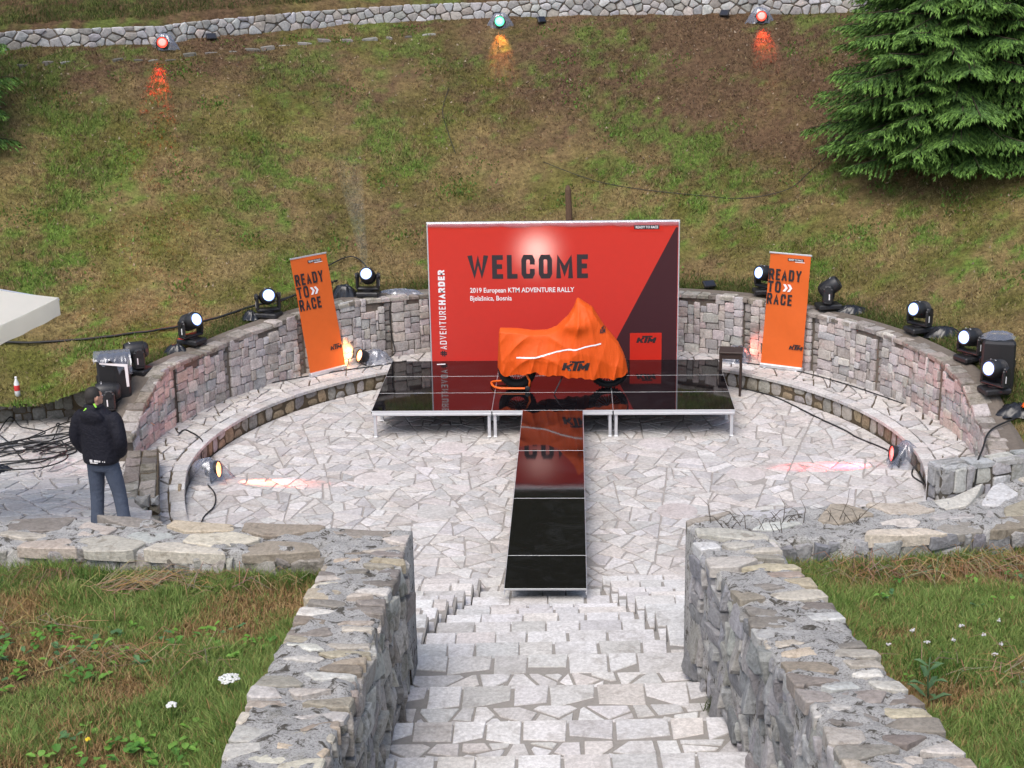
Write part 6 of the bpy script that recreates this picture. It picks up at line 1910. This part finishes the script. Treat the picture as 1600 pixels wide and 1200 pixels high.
# moss and weeds creeping at the foot of the parapets
def tuft(x, y, z, n, h_, sp, c, seed):
    rg = np.random.default_rng(seed)
    return (rg.normal(x, sp, n), rg.normal(y, sp, n), np.full(n, z), rg.uniform(.4, 1, n)*h_, rg.uniform(.004, .009, n), np.array(c)*rg.uniform(.6, 1.3, (n, 1)))
T_ = [tuft(2.2, -11.12, 2.5, 260, .2, .06, (.06, .13, .02), 1), tuft(-2.0, -11.55, 2.55, 300, .24, .09, (.07, .15, .025), 2), tuft(1.56, -11.9, 1.57, 160, .16, .035, (.1, .13, .05), 3), tuft(-1.09, -13.3, 1.75, 120, .1, .06, (.08, .1, .02), 4),
      tuft(-3.9, -11.55, 2.55, 320, .26, .12, (.08, .16, .03), 5), tuft(-4.7, -11.7, 2.55, 260, .22, .14, (.07, .15, .04), 6), tuft(2.55, -12.2, 2.62, 260, .2, .08, (.09, .19, .03), 7), tuft(4.55, -11.4, 2.5, 240, .2, .1, (.1, .2, .03), 8), tuft(-1.1, -12.6, 1.6, 80, .07, .05, (.08, .1, .02), 9), tuft(3.0, -13.6, 2.75, 420, .24, .16, (.07, .15, .025), 10)]
cat = [np.concatenate([t[i] for t in T_]) for i in range(6)]
blades('grass_tufts', *cat, .75, 77, True)
mb = MB(); random.seed(19)
def leaf(mb, x, y, z, a, l, w, tilt, c):
    d_ = Vector((math.cos(a), math.sin(a), math.tan(tilt))).normalized(); s = Vector((-math.sin(a), math.cos(a), 0))
    p = Vector((x, y, z))
    V = [p, p+d_*l*.3+s*w*.42, p+d_*l*.65+s*w*.45, p+d_*l-Vector((0, 0, l*.22)), p+d_*l*.65-s*w*.45, p+d_*l*.3-s*w*.42, p+d_*l*.5+Vector((0, 0, -.06*l))]
    mb.add([tuple(q) for q in V], [[0, 6, 1], [1, 6, 2], [2, 6, 3], [3, 6, 4], [4, 6, 5], [5, 6, 0]], c)
def weeds(mb, n, x0, x1, y0, y1, inside, size):
    for _ in range(n):
        x, y = random.uniform(x0, x1), random.uniform(y0, y1)
        if not inside(x, y): continue
        if float(fbm(x*1.5+4, y*1.5+9, 3)) < .5: continue
        c = random.choice([(.09, .22, .04), (.14, .29, .045), (.1, .2, .08), (.17, .33, .06)]); z = bz(x, y)+random.uniform(.02, .06)
        for k in range(random.randint(2, 6)):
            leaf(mb, x+random.gauss(0, .03), y+random.gauss(0, .03), z+random.uniform(0, .05), random.uniform(0, 6.28), size*random.uniform(.6, 1.2), size*random.uniform(.4, .7), random.uniform(-.1, .7), jit(c, .1))
weeds(mb, 230, -4.6, -1.9, -15.4, -12.6, lambda x, y: True, .085); weeds(mb, 110, 2.7, 5, -15.4, -11.3, lambda x, y: x > float(rx(np.array([y]))[0])+.1, .07)
o = mb.build('broadleaf_weeds', M['blade'], None, False); o['kind'] = 'stuff'
def flower(name, x, y, h_, rad, n, c, label):
    z = bz(x, y); o = empty(name, (x, y, z), label=label, cat='flower')
    mb = MB(); mb.tube([(x, y, z), (x+.01, y, z+h_*.5), (x+.02, y, z+h_)], .005, 5); mb.v = mb.v
    mobj('stem', mb.v, mb.f, M['blade'], o, False, (.07, .14, .03))
    mb = MB(); rq = random.Random(n)
    for _ in range(n):
        a = rq.uniform(0, 6.28); r = rad*math.sqrt(rq.random())*.85; px, py = x+.02+r*math.cos(a), y+r*math.sin(a); pz = z+h_+.03-.35*r*r/rad+rq.uniform(-.006, .006)
        V, F = ellipsoid((px, py, pz), (.011, .011, .006), 7, 4); mb.add(V, F, (.8, .8, .76) if c is None else c)
        if rq.random() < .3:
            V, F = tube([(x+.02, y, z+h_-.03), (px, py, pz-.004)], .0018, 3); mb.add(V, F, (.1, .17, .05))
    mobj('flower_head', mb.v, mb.f, M['blade'], o, False, mb.t); return o
flower('white_flower', -2.1, -14.1, .2, .085, 90, None, 'large flat white umbel flower near the left parapet')
flower('white_flower', -2.42, -14.45, .14, .04, 30, None, 'smaller white flower left of the large umbel on the left lawn')
flower('yellow_flower', -2.83, -15.0, .13, .016, 6, (.8, .6, .04), 'single small yellow flower at the bottom of the left lawn')
mb = MB(); random.seed(4)
for (x, y) in [(3.26, -13.0), (3.52, -12.9), (3.6, -13.1), (3.5, -13.3), (3.72, -12.6), (3.4, -12.7), (3.05, -13.05), (2.75, -13.1), (3.85, -13.25), (3.78, -13.5), (3.0, -12.8), (3.65, -13.6)]:
    z = bz(x, y)+.09
    for _ in range(9): V, F = ellipsoid((x+random.gauss(0, .009), y+random.gauss(0, .009), z+random.gauss(0, .006)), (.007, .007, .008), 6, 4); mb.add(V, F, (.75, .72, .72))
o = mb.build('clover_blossom', M['blade'], None, False); o['kind'] = 'stuff'
tw = empty('tall_weed', (2.83, -14.1, bz(2.83, -14.1)), label='tall grey green weed with long leaves beside the right parapet', cat='plant')
x, y, z = 2.83, -14.1, bz(2.83, -14.1)
mb = MB(); mb.tube([(x, y, z), (x-.02, y, z+.2), (x-.01, y+.02, z+.38)], [.008, .007, .004], 6); mobj('stem', mb.v, mb.f, M['blade'], tw, True, (.1, .17, .08))
random.seed(14)
for k in range(11):
    mb = MB(); leaf(mb, x-.015, y, z+.05+.03*k, k*2.4, .2-.008*k, .045, .5, (.11, .2, .09)); mobj('leaf', mb.v, mb.f, M['blade'], tw, False, mb.t)
mb = MB(); random.seed(6)
for (x, y, n_) in ((1.75, -10.6, 7), (2.35, -10.55, 10), (2.9, -10.5, 8), (2.15, -10.75, 6)):
    for _ in range(n_):
        z = ptop(x, y)+.01; px, py = x+random.gauss(0, .1), y+random.gauss(0, .06); a = random.uniform(0, 6.28); l = random.uniform(.12, .3)
        P = [(px, py, z), (px+.4*l*math.cos(a), py+.4*l*math.sin(a), z+l*.5), (px+l*.9*math.cos(a+.3), py+l*.9*math.sin(a+.3), z+l*.7)]
        V, F = tube(P, [.004, .003, .0015], 4); mb.add(V, F, (.09, .07, .05))
o = mb.build('dry_stalks', M['blade'], None, False); o['kind'] = 'stuff'
